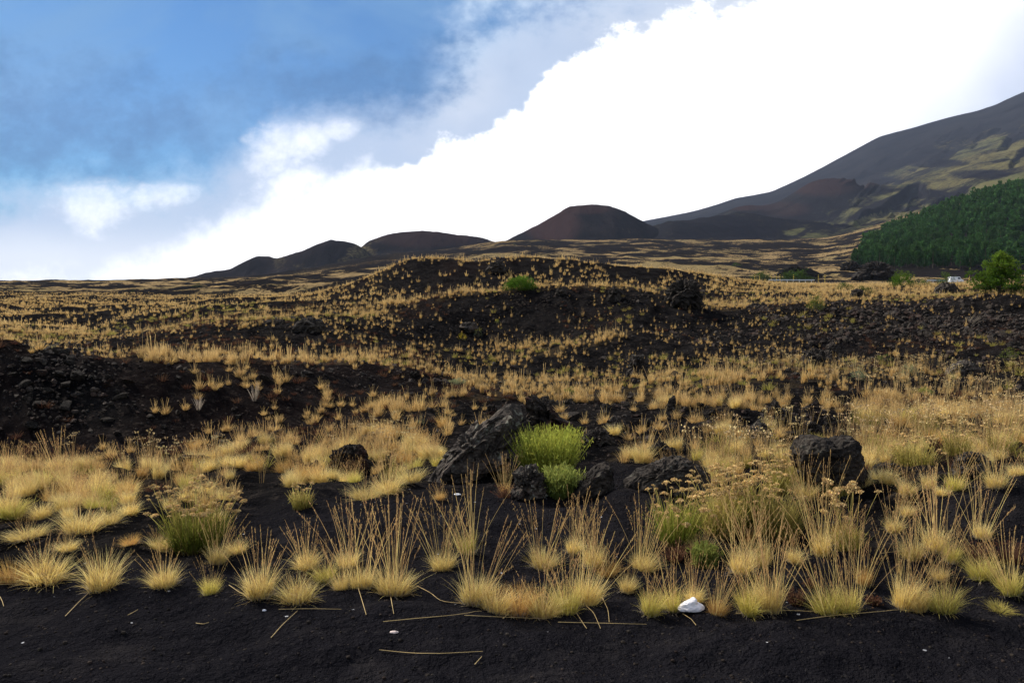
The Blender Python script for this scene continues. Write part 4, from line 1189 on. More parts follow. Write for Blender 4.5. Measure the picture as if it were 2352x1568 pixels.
def build_scattered_rocks():
    rng = np.random.default_rng(77)
    # uniform over the ground, kept where clinker lies
    n = 380000
    y = np.sqrt(rng.uniform(8.5 ** 2, 62 ** 2, n))
    x = rng.uniform(-0.72, 0.72, n) * y
    z = gz(x, y)
    st, cl, sm, red = grid_attrs(x, y, z)
    U, V = pixel_of(x, y, z)
    p = (0.09 + 1.2 * cl ** 1.5) * (1 - sm)
    p *= 0.30 + .25 * sst(cl, .7, 1)
    keep = rng.uniform(0, 1, n) < p
    x, y, z, U, V, cl = (a[keep] for a in (x, y, z, U, V, cl))
    size = np.where(y > 24, .8, np.where(U < 1000, .68, 1)) * np.clip(rng.lognormal(-3.0, 0.58, len(x)), 0.022, 0.22) * (0.55 + 0.45 * sst(y, 8, 26)) * (0.75 + .45 * cl)
    px = size / y
    order = np.argsort(-px)
    ins = (U > 5) & (U < 2347) & (V < 1300)
    big = [i for i in order if ins[i]][:230]
    for q, i in enumerate(big):
        lab, grp = zone_rock(U[i], V[i])
        o = link('lava_rock', ROCK_MESH[int(rng.integers(0, 10))], None, (x[i], y[i], z[i] + size[i] * .12), (rng.uniform(-.5, .5), rng.uniform(-.5, .5), rng.uniform(0, 6.28)), (size[i],) * 3)
        tag(o, lab, 'rock', grp)
    rest = np.setdiff1d(np.arange(len(x)), np.array(big))
    vs, fs, off = [], [], 0
    shapes = [rock_shape(2, 40 + k, .36, .6, (1, .95, .75)) for k in range(6)]
    for k in range(6):
        ii = rest[k::6]
        v, f = shapes[k]
        a = rng.uniform(0, 6.28, len(ii)); ca, sa = np.cos(a), np.sin(a)
        s = size[ii]
        P = np.empty((len(ii), len(v), 3))
        P[:, :, 0] = (v[None, :, 0] * ca[:, None] - v[None, :, 1] * sa[:, None]) * s[:, None] + x[ii][:, None]
        P[:, :, 1] = (v[None, :, 0] * sa[:, None] + v[None, :, 1] * ca[:, None]) * s[:, None] + y[ii][:, None]
        P[:, :, 2] = v[None, :, 2] * s[:, None] + (z[ii] + s * .15)[:, None]
        fs.append((f[None] + (np.arange(len(ii)) * len(v))[:, None, None] + off).reshape(-1, 3)); vs.append(P.reshape(-1, 3)); off += P.shape[0] * P.shape[1]
    me = mesh_np('lava_rubble', np.concatenate(vs), np.concatenate(fs), None, [M_RUBBLE], False)
    tag(link('lava_rubble', me), 'loose brown black clinker strewn over the lava slopes', 'rubble', kind='stuff')
    print('rubble', len(rest))


M_RUBBLE = mat_rock('clinker', 0.12, 0.2, 0.95)
build_scattered_rocks()

# ---------------------------------------------------------------- grass of the middle ground
def scatter(templates, pos, sx, sz, rng, rndshift=0.35):
    """many copies of small plant shapes written into one mesh"""
    vs, fs, ts, rs, off = [], [], [], [], 0
    K = len(templates)
    pick = rng.integers(0, K, len(pos))
    for k, (v, f, t, r) in enumerate(templates):
        ii = np.nonzero(pick == k)[0]
        if not len(ii):
            continue
        a = rng.uniform(0, 6.28, len(ii)); ca, sa = np.cos(a), np.sin(a)
        P = np.empty((len(ii), len(v), 3), np.float32)
        P[:, :, 0] = (v[None, :, 0] * ca[:, None] - v[None, :, 1] * sa[:, None]) * sx[ii][:, None] + pos[ii, 0][:, None]
        P[:, :, 1] = (v[None, :, 0] * sa[:, None] + v[None, :, 1] * ca[:, None]) * sx[ii][:, None] + pos[ii, 1][:, None]
        P[:, :, 2] = v[None, :, 2] * sz[ii][:, None] + pos[ii, 2][:, None]
        fs.append((f[None] + (np.arange(len(ii)) * len(v))[:, None, None] + off).reshape(-1, 4))
        vs.append(P.reshape(-1, 3)); off += P.shape[0] * P.shape[1]
        sh = rng.uniform(-rndshift, rndshift, len(ii))
        ts.append(np.broadcast_to(t[None], (len(ii), len(v))).ravel()); rs.append(np.clip(r[None] * .6 + .2 + sh[:, None], 0, 1).ravel())
    return np.concatenate(vs), np.concatenate(fs), np.concatenate(ts), np.concatenate(rs)


def tpl(seed, n, h, width, n_st, st_h, seg=2, lean=.5, st_w=None, r0=.24):
    rng = np.random.default_rng(seed)
    parts = [blades(rng, n, r0, h, lean, width, seg, .55, .5)[:4]]
    if n_st:
        p = blades(rng, n_st, .10, st_h, .25, st_w or width * .6, 3, .15, .4, .7)[:4]
        parts.append((p[0], p[1], p[2] * .8 + .2, p[3] * .7))
    return join(parts)


ZONES = [
    (lambda U, V, y: V > 1150 and U < 620, 'small straw tuft in the meadow fringe left of the yarrow clump', 'tufts left of the yarrow clump'),
    (lambda U, V, y: V > 1150 and U > 1950, 'small straw tuft on the dark slope at the lower right', 'tufts on the lower right slope'),
    (lambda U, V, y: V > 1150, 'small straw tuft on the sand behind the front row', 'tufts behind the front row'),
    (lambda U, V, y: U < 520, 'straw tuft in the golden meadow below the left bank', 'tufts in the left meadow'),
    (lambda U, V, y: U < 1000, 'straw tuft in the meadow between the left bank and the black sand crest', 'tufts between bank and sand crest'),
    (lambda U, V, y: U > 1960, 'straw tuft in the yarrow meadow right of the square boulder', 'tufts in the right meadow'),
    (lambda U, V, y: V > 1045, 'straw tuft standing between the boulders', 'tufts between the boulders'),
    (lambda U, V, y: True, 'small straw tuft on the dark slope behind the boulders', 'tufts behind the boulders'),
]


def build_grass():
    rng = np.random.default_rng(11)
    taken = np.array(SHOWN_TUFTS)

    def free(x, y, k=1.0):
        ok = np.ones(len(x), bool)
        for (a, b, r) in taken:
            ok &= (x - a) ** 2 + (y - b) ** 2 > (r * k) ** 2
        return ok

    def sample(y0, y1, dens):
        area = 0.70 * (y1 ** 2 - y0 ** 2)
        n = int(area * dens)
        y = np.sqrt(rng.uniform(y0 ** 2, y1 ** 2, n)); x = rng.uniform(-.70, .70, n) * y
        z = gz(x, y)
        st, cl, sm, red = grid_attrs(x, y, z)
        U, V = pixel_of(x, y, z)
        cl2 = sst(fbm2(x * 1.4 + 9, y * 1.4, 3, 55), .35, .62)
        return x, y, z, U, V, st, cl, sm, cl2

    # -- near meadow, 6 to 17 m
    x, y, z, U, V, st, cl, sm, c2 = sample(5.6, 17.5, 26.0)
    p = np.where(st > .45, .15 + .75 * st, .19 + .16 * st) * (.06 + 1.05 * c2) * (.25 + .85 * sst(fbm2(x * .55 + 2, y * .9, 3, 59), .38, .56)) * (1 - .8 * cl) * (1 - .945 * sm)
    p = p * np.where(inside(POLYS[4][0], U, V) & (y > 9.5), .45 + 1.25 * sst(U, 230, 420) * sst(V, 1060, 1020), 1)
    keep = (rng.uniform(0, 1, len(x)) < p)
    x, y, z, U, V, st = (a[keep] for a in (x, y, z, U, V, st))
    f = free(x, y, .55); x, y, z, U, V, st = (a[f] for a in (x, y, z, U, V, st))
    w = rng.uniform(.12, .23, len(x)) * (.85 + .2 * st); h = w * rng.uniform(.8, 1.25, len(x)); sh = h * rng.uniform(1.3, 2.2, len(x))
    px = h / y
    ins = (U > -10) & (U < 2362) & (V > 860)
    order = [i for i in np.argsort(-px) if ins[i]]
    big = order[:300 - len(FRONT)]
    for q, i in enumerate(big):
        lab, grp = next((l, g) for fn, l, g in ZONES if fn(U[i], V[i], y[i]))
        tuft(x[i], y[i], z[i], w[i] * 1.1, h[i] * 1.05, sh[i] if rng.uniform() < .8 else 0, 's' if rng.uniform() < .72 else ('o' if rng.uniform() < .6 else 'g'), int(rng.integers(0, 1000)), lab, grp, False)
    rest = np.setdiff1d(np.arange(len(x)), np.array(big))
    near = [tpl(500 + k, 80, 1.0, .045, 5 + k, 1.9, 2, .5, .024) for k in range(5)]
    mead = st[rest] > .42
    wispy = [tpl(560 + k, 64, 1.0, .030, 16, 1.35, 2, .38, .022, .30) for k in range(5)]
    P1 = scatter(near, np.stack([x, y, z - .01], 1)[rest][~mead], w[rest][~mead] * 1.1, h[rest][~mead], rng)
    P1b = scatter(wispy, np.stack([x, y, z - .01], 1)[rest][mead], w[rest][mead] * 1.2, h[rest][mead] * 1.2, rng)
    # -- middle, 17 to 50 m
    x, y, z, U, V, st, cl, sm, c2 = sample(17.5, 52, 26.0)
    c3 = sst(fbm2(x * .35 + 4, y * .35, 3, 58), .36, .62)
    p = np.where(st > .45, .02 + .55 * st, .11 + .33 * c3 + .10 * st) * (.12 + .95 * c2) * (1 - .85 * cl)
    keep = rng.uniform(0, 1, len(x)) < p
    x, y, z, st = (a[keep] for a in (x, y, z, st))
    f = free(x, y, .8); x, y, z, st = (a[f] for a in (x, y, z, st))
    w = np.clip(rng.lognormal(-2.08, .36, len(x)), .06, .28) * (.64 + .50 * st); h = w * rng.uniform(1.15, 1.9, len(x))
    mid = [tpl(520 + k, 46, .80, .075, (2, 5, 3, 6, 1, 4)[k], 1.5, 2, .42, .040, .22) for k in range(6)]
    P2 = scatter(mid, np.stack([x, y, z - .01], 1), w, h, rng)
    n2 = len(x)
    # -- far, 50 to 170 m
    x, y, z, U, V, st, cl, sm, c2 = sample(52, 200, 9.0)
    c3 = sst(fbm2(x * .2 + 4, y * .2, 3, 58), .36, .62)
    p = np.where(st > .4, .05 + .60 * st, .08 + .22 * c3 + .15 * st) * (.2 + .9 * c2) * (1 - .8 * cl) * (1 - .6 * sst(y, 90, 185))
    keep = rng.uniform(0, 1, len(x)) < p
    x, y, z = (a[keep] for a in (x, y, z))
    w = rng.uniform(.14, .32, len(x)); h = w * rng.uniform(.9, 1.6, len(x))
    farT = [tpl(540 + k, 14, .9, .22, 1, 1.4, 1, .45, .10, .24) for k in range(5)]
    P3 = scatter(farT, np.stack([x, y, z - .01], 1), w, h, rng)
    print('grass near/mid/far', len(rest), n2, len(x))
    v, fc, t, r = join([P1, P1b, P2, P3])
    tag(link('dry_grass', mesh_np('dry_grass', v, fc, dict(t=t, rnd=r), [M_FIELD])), 'dry straw grass covering the lava slopes', 'grass', kind='stuff')


M_FIELD = mat_blade('field straw', (0.60, 0.395, 0.15), (0.76, 0.53, 0.23), (0.26, 0.175, 0.095), 0.34, 0.38, ((0.36, 0.19, 0.095), (0.40, 0.35, 0.12)))
build_grass()


def build_low_cover():
    """red sorrel, olive herbs and brown dead herbs between the tufts: nobody could count them"""
    rng = np.random.default_rng(19)
    for nm, lab, cat, mat, dens, sd, lo, hi, w0, w1, asp in (
            ('red_sorrel', 'low reddish sorrel growing over the dark lava', 'ground cover', M_SORREL, 4.5, 33, .47, .66, .10, .24, .75),
            ('olive_herbs', 'olive green herbs between the straw tufts', 'ground cover', M_OLIVE, 2.4, 44, .50, .68, .10, .28, 1.0)):
        n = int(.7 * 60 ** 2 * dens)
        y = np.sqrt(rng.uniform(7.5 ** 2, 60 ** 2, n)); x = rng.uniform(-.7, .7, n) * y
        z = gz(x, y)
        st, cl, sm, red = grid_attrs(x, y, z)
        nz = fbm2(x * .22 + (50 if sd == 33 else 90), y * .22, 4, sd)
        keep = rng.uniform(0, 1, n) < sst(nz, lo, hi) * (1 - .97 * sm) * (1 - .5 * cl)
        x, y, z = x[keep], y[keep], z[keep]
        w = rng.uniform(w0, w1, len(x)); h = w * asp * rng.uniform(.7, 1.2, len(x))
        T = [tpl(600 + sd + k, 34, 1.0, .06, 0, 0, 2, .7, None, .35) for k in range(4)]
        v, f, t, r = scatter(T, np.stack([x, y, z - .01], 1), w, h, rng)
        tag(link(nm, mesh_np(nm, v, f, dict(t=t, rnd=r), [mat])), lab, cat, kind='stuff')
    # dried yarrow heads scattered through the right and left meadows
    n = 9000
    y = np.sqrt(rng.uniform(8 ** 2, 30 ** 2, n)); x = rng.uniform(-.7, .7, n) * y; z = gz(x, y)
    st, cl, sm, red = grid_attrs(x, y, z)
    U, V = pixel_of(x, y, z)
    m = blobs(U, V, [(2120, 1010, 330, 70, 1), (1700, 1060, 170, 40, .8), (380, 1085, 300, 50, .5), (2150, 880, 260, 50, .5), (1750, 850, 120, 25, .4), (860, 1050, 120, 40, .4)])
    keep = rng.uniform(0, 1, n) < m * (1 - sm) * .26
    x, y, z = x[keep], y[keep], z[keep]
    hh = rng.uniform(.30, .55, len(x))
    head = []
    for k in range(4):
        r2 = np.random.default_rng(700 + k)
        p = blades(r2, 5, .10, 1.0, .22, .014, 3, .2, .35, .7)
        tops = p[4]
        c = np.repeat(tops, 7, 0) + r2.normal(0, 1, (35, 3)) * np.array([.05, .05, .012])
        hd = cards(r2, c, .045, np.full(35, 1.0), None, .8, 1.5)
        head.append(join([(p[0], p[1], p[2] * .2, p[3]), hd]))
    v, f, t, r = scatter(head, np.stack([x, y, z], 1), hh, hh, rng)
    tag(link('dried_flowers', mesh_np('dried_flowers', v, f, dict(t=t, rnd=r), [M_HEAD])), 'thin dried yarrow stems with tan heads in the meadow grass', 'wild flowers', kind='stuff')
    # cinders in the near sand
    n = 14000
    y = np.sqrt(rng.uniform(2.6 ** 2, 9.5 ** 2, n)); x = rng.uniform(-.75, .75, n) * (y + .8); z = gz(x, y)
    s = np.clip(rng.lognormal(-5.3, .45, n), .002, .014)
    v0, f0 = ICO[1]
    v0 = v0 * (1 + .3 * (noise3(v0 * 2 + 5, 3) - .5))[:, None]
    P = v0[None] * s[:, None, None] * np.array([1, 1, .7]) + np.stack([x, y, z + s * .2], 1)[:, None]
    F = (f0[None] + (np.arange(n) * len(v0))[:, None, None]).reshape(-1, 3)
    tag(link('cinder_gravel', mesh_np('cinder_gravel', P.reshape(-1, 3), F, None, [M_CINDER], True)), 'black cinder gravel on the sand', 'gravel', kind='stuff')


M_CINDER = mat_rock('cinder', 0.0, 0.1, 0.55)
build_low_cover()

# ---------------------------------------------------------------- flowering yarrow clumps
HEADS = []
for k in range(4):
    rng = np.random.default_rng(800 + k)
    c = np.clip(rng.normal(0, 1, (90, 3)), -1.5, 1.5) * np.array([.32, .32, .06]); c[:, 2] += .12 - .45 * (c[:, 0] ** 2 + c[:, 1] ** 2)
    a = cards(rng, c, .20, None, None, .9, 2.0)
    ribs = []
    for q in range(9):
        e = c[q]
        w = .025
        ribs.append((np.array([[-w, 0, -.45], [w, 0, -.45], [e[0] + w, e[1], e[2]], [e[0] - w, e[1], e[2]]]), np.array([[0, 1, 2, 3]]), np.zeros(4), np.full(4, .3)))
    HEADS.append(tm('flower_head', *join([a] + ribs), M_HEAD))


def yarrow(U, V, w, hg, hh, n_stem, n_head, mat, label, seed, group=None, head=.030, lean=.45):
    """w spread, hg height of the green leaves, hh height of the flowering stems (working pixels)"""
    x, y, z = hit(U, V)
    s = y / F0
    rng = np.random.default_rng(seed)
    r = bpy.data.objects.new('yarrow_clump', None); COL.objects.link(r)
    r.location = (x, y, z - .01); tag(r, label, 'yarrow', group)
    w_, hg_, hh_ = w * s, hg * s, hh * s
    lv = blades(rng, n_stem, w_ * .26, hg_, lean, .0055, 4, .30, .55, .25)
    sp = []
    v = lv[0].reshape(n_stem, 5, 2, 3).mean(2)
    for q in range(3):
        c = v[:, 1 + q] + rng.normal(0, .012, (n_stem, 3))
        sp.append(cards(rng, c, .028, np.full(n_stem, .25 + .25 * q), None, .22, 1.5))
    link('leaves', tm('leaves', *join([lv[:4]] + sp), mat), r)
    st = blades(rng, n_head, w_ * .26, hh_, lean * .95, .0048, 4, .22, .45, .8)
    link('stems', tm('stems', *st[:4], M_OLIVE), r)
    for q in range(n_head):
        k = head * 1.35 * rng.uniform(.6, 1.35)
        link('flower_head', HEADS[int(rng.integers(0, 4))], r, tuple(st[4][q]), (rng.uniform(-.3, .3), rng.uniform(-.3, .3), rng.uniform(0, 6)), (k, k, k * 1.1))
    SHOWN_TUFTS.append((x, y, w_ * .4))
    return r


yarrow(450, 1258, 190, 105, 165, 560, 85, M_GREEN, 'big green yarrow clump crowned with many tan flower heads, left on black sand', 1, None, .030)
yarrow(1555, 1245, 150, 110, 150, 300, 46, M_GREEN, 'loose yarrow clump with round tan heads before the wide lava mound', 2, None, .028)
yarrow(1655, 1228, 130, 110, 160, 330, 70, M_OLIVE, 'dense yarrow clump with tan heads right of the wide lava mound', 3, None, .028)
yarrow(1725, 1205, 150, 95, 150, 380, 80, M_GREEN, 'bright green footed yarrow clump behind the tall straw stalks', 4, None, .028)
yarrow(1790, 1235, 130, 120, 0.1, 420, 1, M_OLIVE, 'headless grassy olive clump left of the lone flat flower heads', 5, None, .004)
yarrow(1800, 1130, 130, 80, 110, 260, 60, M_OLIVE, 'yarrow clump leaning on the left side of the square boulder', 6, None, .028)
yarrow(1945, 1262, 90, 70, 165, 120, 16, M_OLIVE, 'rusty yarrow with a few large flat heads on long red stems', 7, None, .042)
yarrow(693, 1166, 70, 48, 66, 160, 14, M_OLIVE, 'small olive yarrow on the crest of the black sand', 8, None, .022)
yarrow(905, 1098, 70, 34, 70, 90, 18, M_OLIVE, 'thin dried yarrow left of the foot of the leaning boulder', 9, None, .022)
yarrow(2100, 1070, 150, 60, 80, 300, 44, M_OLIVE, 'wide yarrow clump in the meadow right of the square boulder', 10, None, .026)
yarrow(2200, 1045, 120, 55, 90, 220, 36, M_OLIVE, 'yarrow clump above the broad rough rock', 11, None, .026)
yarrow(2020, 1040, 110, 50, 60, 200, 30, M_OLIVE, 'yarrow clump just behind the square boulder on its right', 12, None, .024)
yarrow(2300, 1040, 110, 50, 110, 160, 24, M_OLIVE, 'tall thin yarrow near the right edge behind the dark slope', 13, None, .028)
yarrow(2120, 985, 120, 45, 55, 160, 22, M_OLIVE, 'far yarrow clump in pale grass left of the dark toothed rock', 14, None, .028)
yarrow(1990, 975, 110, 45, 55, 160, 20, M_OLIVE, 'far yarrow clump in pale grass above the square boulder', 15, None, .028)

# ---------------------------------------------------------------- green bushes
def broom(U, V, w, h, n, mat, label, seed, wr=.3):
    x, y, z = hit(U, V)
    s = y / F0; W_, H_ = w * s, h * s
    rng = np.random.default_rng(seed)
    r = bpy.data.objects.new('broom_bush', None); COL.objects.link(r)
    r.location = (x, y, z - .02); tag(r, label, 'bush')
    a = blades(rng, n, W_ * wr, H_, .36, .0070, 5, .22, .55, .35)
    v = a[0].reshape(n, 6, 2, 3).mean(2)
    bits = []
    for q in range(7):
        f = rng.uniform(1.4, 5, n); i0 = np.minimum(f.astype(int), 4); fr = (f - i0)[:, None]
        c = v[np.arange(n), i0] * (1 - fr) + v[np.arange(n), i0 + 1] * fr + rng.normal(0, .012, (n, 3))
        bits.append(cards(rng, c, .045, f / 5, None, .22, 1.6))
    link('twigs', tm('twigs', *join([a[:4]] + bits), mat), r)
    paths = [[(0.05 * W_ * math.cos(k), .05 * W_ * math.sin(k), 0), (.14 * W_ * math.cos(k), .14 * W_ * math.sin(k), H_ * .25), (.26 * W_ * math.cos(k), .2 * W_ * math.sin(k), H_ * .5)] for k in range(7)]
    tv, tf = tubes(paths, [[.012, .009, .004]] * 7)
    link('stem', mesh_np('stem', tv, tf, None, [M_TWIG], True), r)
    SHOWN_TUFTS.append((x, y, W_ * .4))


broom(1258, 1100, 165, 132, 1000, M_BROOM, 'bright yellow green broom bush beside the leaning boulder', 31)
broom(1285, 1142, 100, 84, 380, M_HERB, 'darker green broom sprawling below the bright bush toward the wedge boulder', 32, .22)
broom(1618, 1300, 86, 62, 200, M_HERB, 'blue green plant at the foot of the rounded pale tuft', 33, .18)


def shrub(U, V, w, h, mat, label, seed, n=900, leaf=None, name='shrub', cat='shrub', flower=None, spiky=0.0, beyond=None):
    """rounded bush: a few stems and a crown of leaf clumps with gaps"""
    x, y, z = hit(U, V)
    if beyond:                                               # stands behind the road, its foot hidden by the verge
        y = beyond; x = (U - W0 / 2) / F0 * y; z = float(gz(np.array([x]), np.array([y]))[0])
    s = y / F0; W_, H_ = w * s, h * s
    rng = np.random.default_rng(seed)
    r = bpy.data.objects.new(name, None); COL.objects.link(r)
    r.location = (x, y, z - .02 * H_); tag(r, label, cat)
    k = max(14, n // 30)
    d = rng.normal(0, 1, (k, 3)); d /= np.linalg.norm(d, axis=1)[:, None]; d[:, 2] = np.abs(d[:, 2])
    rad = rng.uniform(.45, .86, k)
    cc = d * rad[:, None] * np.array([W_ / 2, W_ / 2.2, H_ * .86]); cc[:, 2] += H_ * .04
    cs = rng.uniform(.13, .24, k)
    per = n // k
    e = rng.normal(0, 1, (k, per, 3)); e /= np.linalg.norm(e, axis=2)[..., None]
    e *= rng.uniform(.3, 1, (k, per, 1))
    P = (cc[:, None] + e * (cs[:, None, None] * np.array([W_ * .8, W_ * .8, H_ * 1.0]))).reshape(-1, 3)
    P[:, 2] = np.maximum(P[:, 2], .01)
    lf = leaf or W_ * .045
    tt = np.clip(P[:, 2] / H_, 0, 1)
    rn = np.clip(np.repeat(rng.uniform(.1, .9, k), per) + rng.normal(0, .12, k * per), 0, 1)
    parts = [cards(rng, P, lf, tt, rn, .45, spiky)]
    link('crown', tm('crown', *join(parts), mat), r)
    paths = [np.array([(0, 0, 0), (c[0] * .35, c[1] * .35, c[2] * .5), (c[0] * .9, c[1] * .9, c[2] * .95)]) for c in cc[:9]]
    tv, tf = tubes(paths, [[W_ * .012, W_ * .008, W_ * .004]] * len(paths), 4)
    link('stem', mesh_np('stem', tv, tf, None, [M_TWIG], True), r)
    if flower:
        fp = P[rng.choice(len(P), flower)]; fp = fp[fp[:, 2] > H_ * .35]
        link('flowers', tm('flowers', *cards(rng, fp + np.array([0, 0, .02 * H_]), lf * 1.3, None, None, .9, 1), M_YELLOW), r)
    return r


shrub(1196, 664, 86, 40, M_SHRUB_G, 'bright green shrub on the dark face of the far hillock', 41, 3600) if False else None
M_SHRUB_G = mat_blade('fresh green shrub leaves', (0.062, 0.115, 0.014), (0.125, 0.19, 0.026), (0.045, 0.07, 0.014), 0.22)
shrub(1196, 666, 88, 42, M_SHRUB_G, 'bright green shrub on the dark face of the far hillock', 41, 3600)
shrub(1873, 714, 46, 62, M_SHRUB_Y, 'pale yellow green shrub standing upright on the crest of the right lava flow', 42, 1800)
shrub(1748, 649, 60, 34, M_SHRUB, 'dark green roadside bush at the left end of the guardrail', 43, 1500, beyond=283)
shrub(1826, 651, 92, 38, M_SHRUB, 'wide olive bush behind the snow poles of the guardrail', 44, 2200, beyond=285)
shrub(2070, 660, 74, 48, M_SHRUB_G, 'rounded green bush before the dark lava mound', 45, 2000)
shrub(2120, 657, 40, 26, M_SHRUB_G, 'small green bush between two larger roadside bushes', 46, 700)
shrub(2174, 658, 52, 44, M_SHRUB, 'dark green bush just left of the white van', 47, 1200)
shrub(1940, 668, 54, 28, M_SHRUB, 'left of two olive bushes in the grass before the guardrail', 48, 1000)
shrub(1988, 676, 56, 30, M_SHRUB, 'right of two olive bushes in the grass before the guardrail', 49, 1000)
shrub(453, 660, 30, 19, M_FOREST, 'dark round bush on the far left plain below the double hill', 50, 700)
shrub(305, 672, 14, 12, M_SHRUB_G, 'tiny green bush alone on the far left plain', 51, 300)
shrub(1690, 612, 34, 11, M_SHRUB, 'flat green bush on the plain above the guardrail', 52, 500)
shrub(1941, 572, 16, 12, M_FOREST, 'small dark bush beside the upper edge of the pine forest', 53, 300)
shrub(1184, 564, 12, 7, M_FOREST, 'tiny dark bush at the saddle of the two cinder cones', 54, 200)
shrub(1062, 780, 26, 22, M_YELLOW, 'round yellow flowering bush at the foot of the middle hillock', 55, 700)
shrub(1141, 745, 18, 18, M_SHRUB_Y, 'small yellowish round bush on the face of the middle hillock', 56, 500, None, 'shrub', 'shrub', 60)
shrub(1098, 774, 26, 38, M_GREY, 'pale stemmed plant with yellow tops beside the grey rock ledge', 57, 500, None, 'wild_plant', 'plant', 110, 2.5)
shrub(1050, 884, 56, 22, M_GREY, 'low grey green bush at the end of the left bank', 58, 900)
shrub(1305, 906, 44, 24, M_SHRUB_Y, 'yellow green grassy bush at the upper edge of the golden grass', 59, 700, None, 'shrub', 'shrub', None, 2.5)
shrub(950, 808, 24, 15, M_SHRUB_Y, 'small yellow green herb on the slope behind the left bank', 60, 400)
shrub(1194, 810, 24, 13, M_SHRUB_Y, 'small yellow green herb in the middle hollow', 61, 400)
shrub(966, 972, 26, 26, M_GREY, 'pale green herb in the meadow above the clinker boulder', 62, 400)
shrub(1970, 872, 52, 36, M_GREY, 'grey green herb mound beside a dark red rock on the right slope', 63, 900)
shrub(2085, 862, 50, 34, M_GREY, 'grey green herb mound next to the flat grey slab', 64, 900)
shrub(2032, 828, 44, 20, M_SHRUB_Y, 'yellow green herb below the right lava flow', 65, 600)
shrub(2320, 825, 50, 34, M_SHRUB_Y, 'yellow green herb near the right edge below the lava flow', 66, 700)
shrub(2120, 905, 56, 24, M_SHRUB_Y, 'low yellowish herb patch on the right slope', 67, 700)
shrub(1775, 1012, 40, 24, M_YELLOW, 'small yellow flowering plant left of the square boulder', 68, 300, None, 'wild_plant', 'plant', None, 2.0)
shrub(200, 1098, 34, 20, M_YELLOW, 'yellow flowering weed in the left meadow', 69, 120, None, 'wild_plant', 'plant', None, 2.0)
for k, (U, V, w, h, lab) in enumerate(((585, 920, 34, 48, 'pale dead plant forked like a cup on the dark bank'), (456, 942, 24, 34, 'smaller pale dead plant on the dark bank left of the forked one'),
                                       (2230, 742, 70, 30, 'bare dead branch lying on the right lava flow'))):
    x, y, z = hit(U, V); s = y / F0
    rng = np.random.default_rng(900 + k)
    a = blades(rng, 26, w * s * .12, h * s, .35, .012, 4, .25, .45, .5)
    o = link('dead_plant', tm('dead_plant', *a[:4], M_THATCH), None, (x, y, z - .01), (0.5 if k == 2 else 0, .6 if k == 2 else 0, 0))
    tag(o, lab, 'dead plant')
for k, (U, V, w, h, lab) in enumerate(((1162, 1142, 44, 34, 'red sorrel patch below the knobbly rock under the green bush'), (1550, 1284, 56, 50, 'rusty red sorrel below the round headed yarrow'),
                                       (1828, 1386, 40, 44, 'dark red sorrel between the two green front pairs'), (2008, 1388, 20, 26, 'little red sorrel right of the green footed pair'),
                                       (1862, 1345, 18, 20, 'tiny red sorrel above the dark red one'), (2245, 1282, 60, 46, 'sparse red brown herb on the dark slope near the right edge'), (2320, 1290, 60, 60, 'thin red stemmed herb at the right edge of the dark slope'))):
    x, y, z = hit(U, V); s = y / F0
    rng = np.random.default_rng(930 + k)
    a = blades(rng, 110, w * s * .3, h * s, .7, .006, 3, .5, .6, .3)
    c = cards(rng, a[4], .02, None, None, .5, .5)
    tag(link('red_sorrel', tm('red_sorrel', *join([a[:4], c]), M_SORREL), None, (x, y, z - .01)), lab, 'sorrel', 'red sorrel plants near the front')

# ---------------------------------------------------------------- pine by the road, pine forest
def pine(U, V, w, h, label, seed):
    x, y, z = hit(U, V)
    s = y / F0; W_, H_ = w * s, h * s
    rng = np.random.default_rng(seed)
    r = bpy.data.objects.new('pine_tree', None); COL.objects.link(r)
    r.location = (x, y, z - .05); tag(r, label, 'pine tree')
    tv, tf = tubes([[(0, 0, 0), (.04 * W_, 0, H_ * .35), (.02 * W_, .02, H_ * .7), (.05 * W_, 0, H_ * .97)]], [[H_ * .035, H_ * .026, H_ * .014, H_ * .004]], 8)
    link('trunk', mesh_np('trunk', tv, tf, None, [M_BARK], True), r)
    paths, rad, nd = [], [], []
    for k in range(90):
        t = rng.uniform(0, 1) ** 1.35 * .96 + .02
        L_ = W_ * .62 * (1 - t) ** .85 * rng.uniform(.45, 1.1)
        a = rng.uniform(0, 6.28)
        b = np.array([.03 * W_, 0, t * H_])
        e = b + np.array([math.cos(a) * L_, math.sin(a) * L_, L_ * rng.uniform(.02, .5) - .03 * H_])
        m = (b + e) / 2 + np.array([0, 0, -.03 * H_])
        paths.append([b, m, e]); rad.append([H_ * .008, H_ * .006, H_ * .003])
        for q in range(9):
            f = rng.uniform(.35, 1.05)
            c = b * (1 - f) + e * f + rng.normal(0, .035 * W_, 3) * np.array([1, 1, .7])
            nd.append(c)
    bv, bf = tubes(paths, rad, 4)
    link('branches', mesh_np('branches', bv, bf, None, [M_BARK], True), r)
    nd = np.array(nd)
    per = 13
    P = np.repeat(nd, per, 0) + rng.normal(0, .022 * W_, (len(nd) * per, 3)) * np.array([1, 1, .75])
    rn = np.clip(np.repeat(rng.uniform(0, 1, len(nd)), per) * .7 + rng.uniform(0, .3, len(P)), 0, 1)
    link('crown', tm('crown', *cards(rng, P, .030 * W_ + .05, np.clip(P[:, 2] / H_, 0, 1), rn, .30, 1.3), M_NEEDLE), r)


pine(2293, 672, 132, 92, 'yellow green pine tree standing alone before the forest near the right edge', 5)


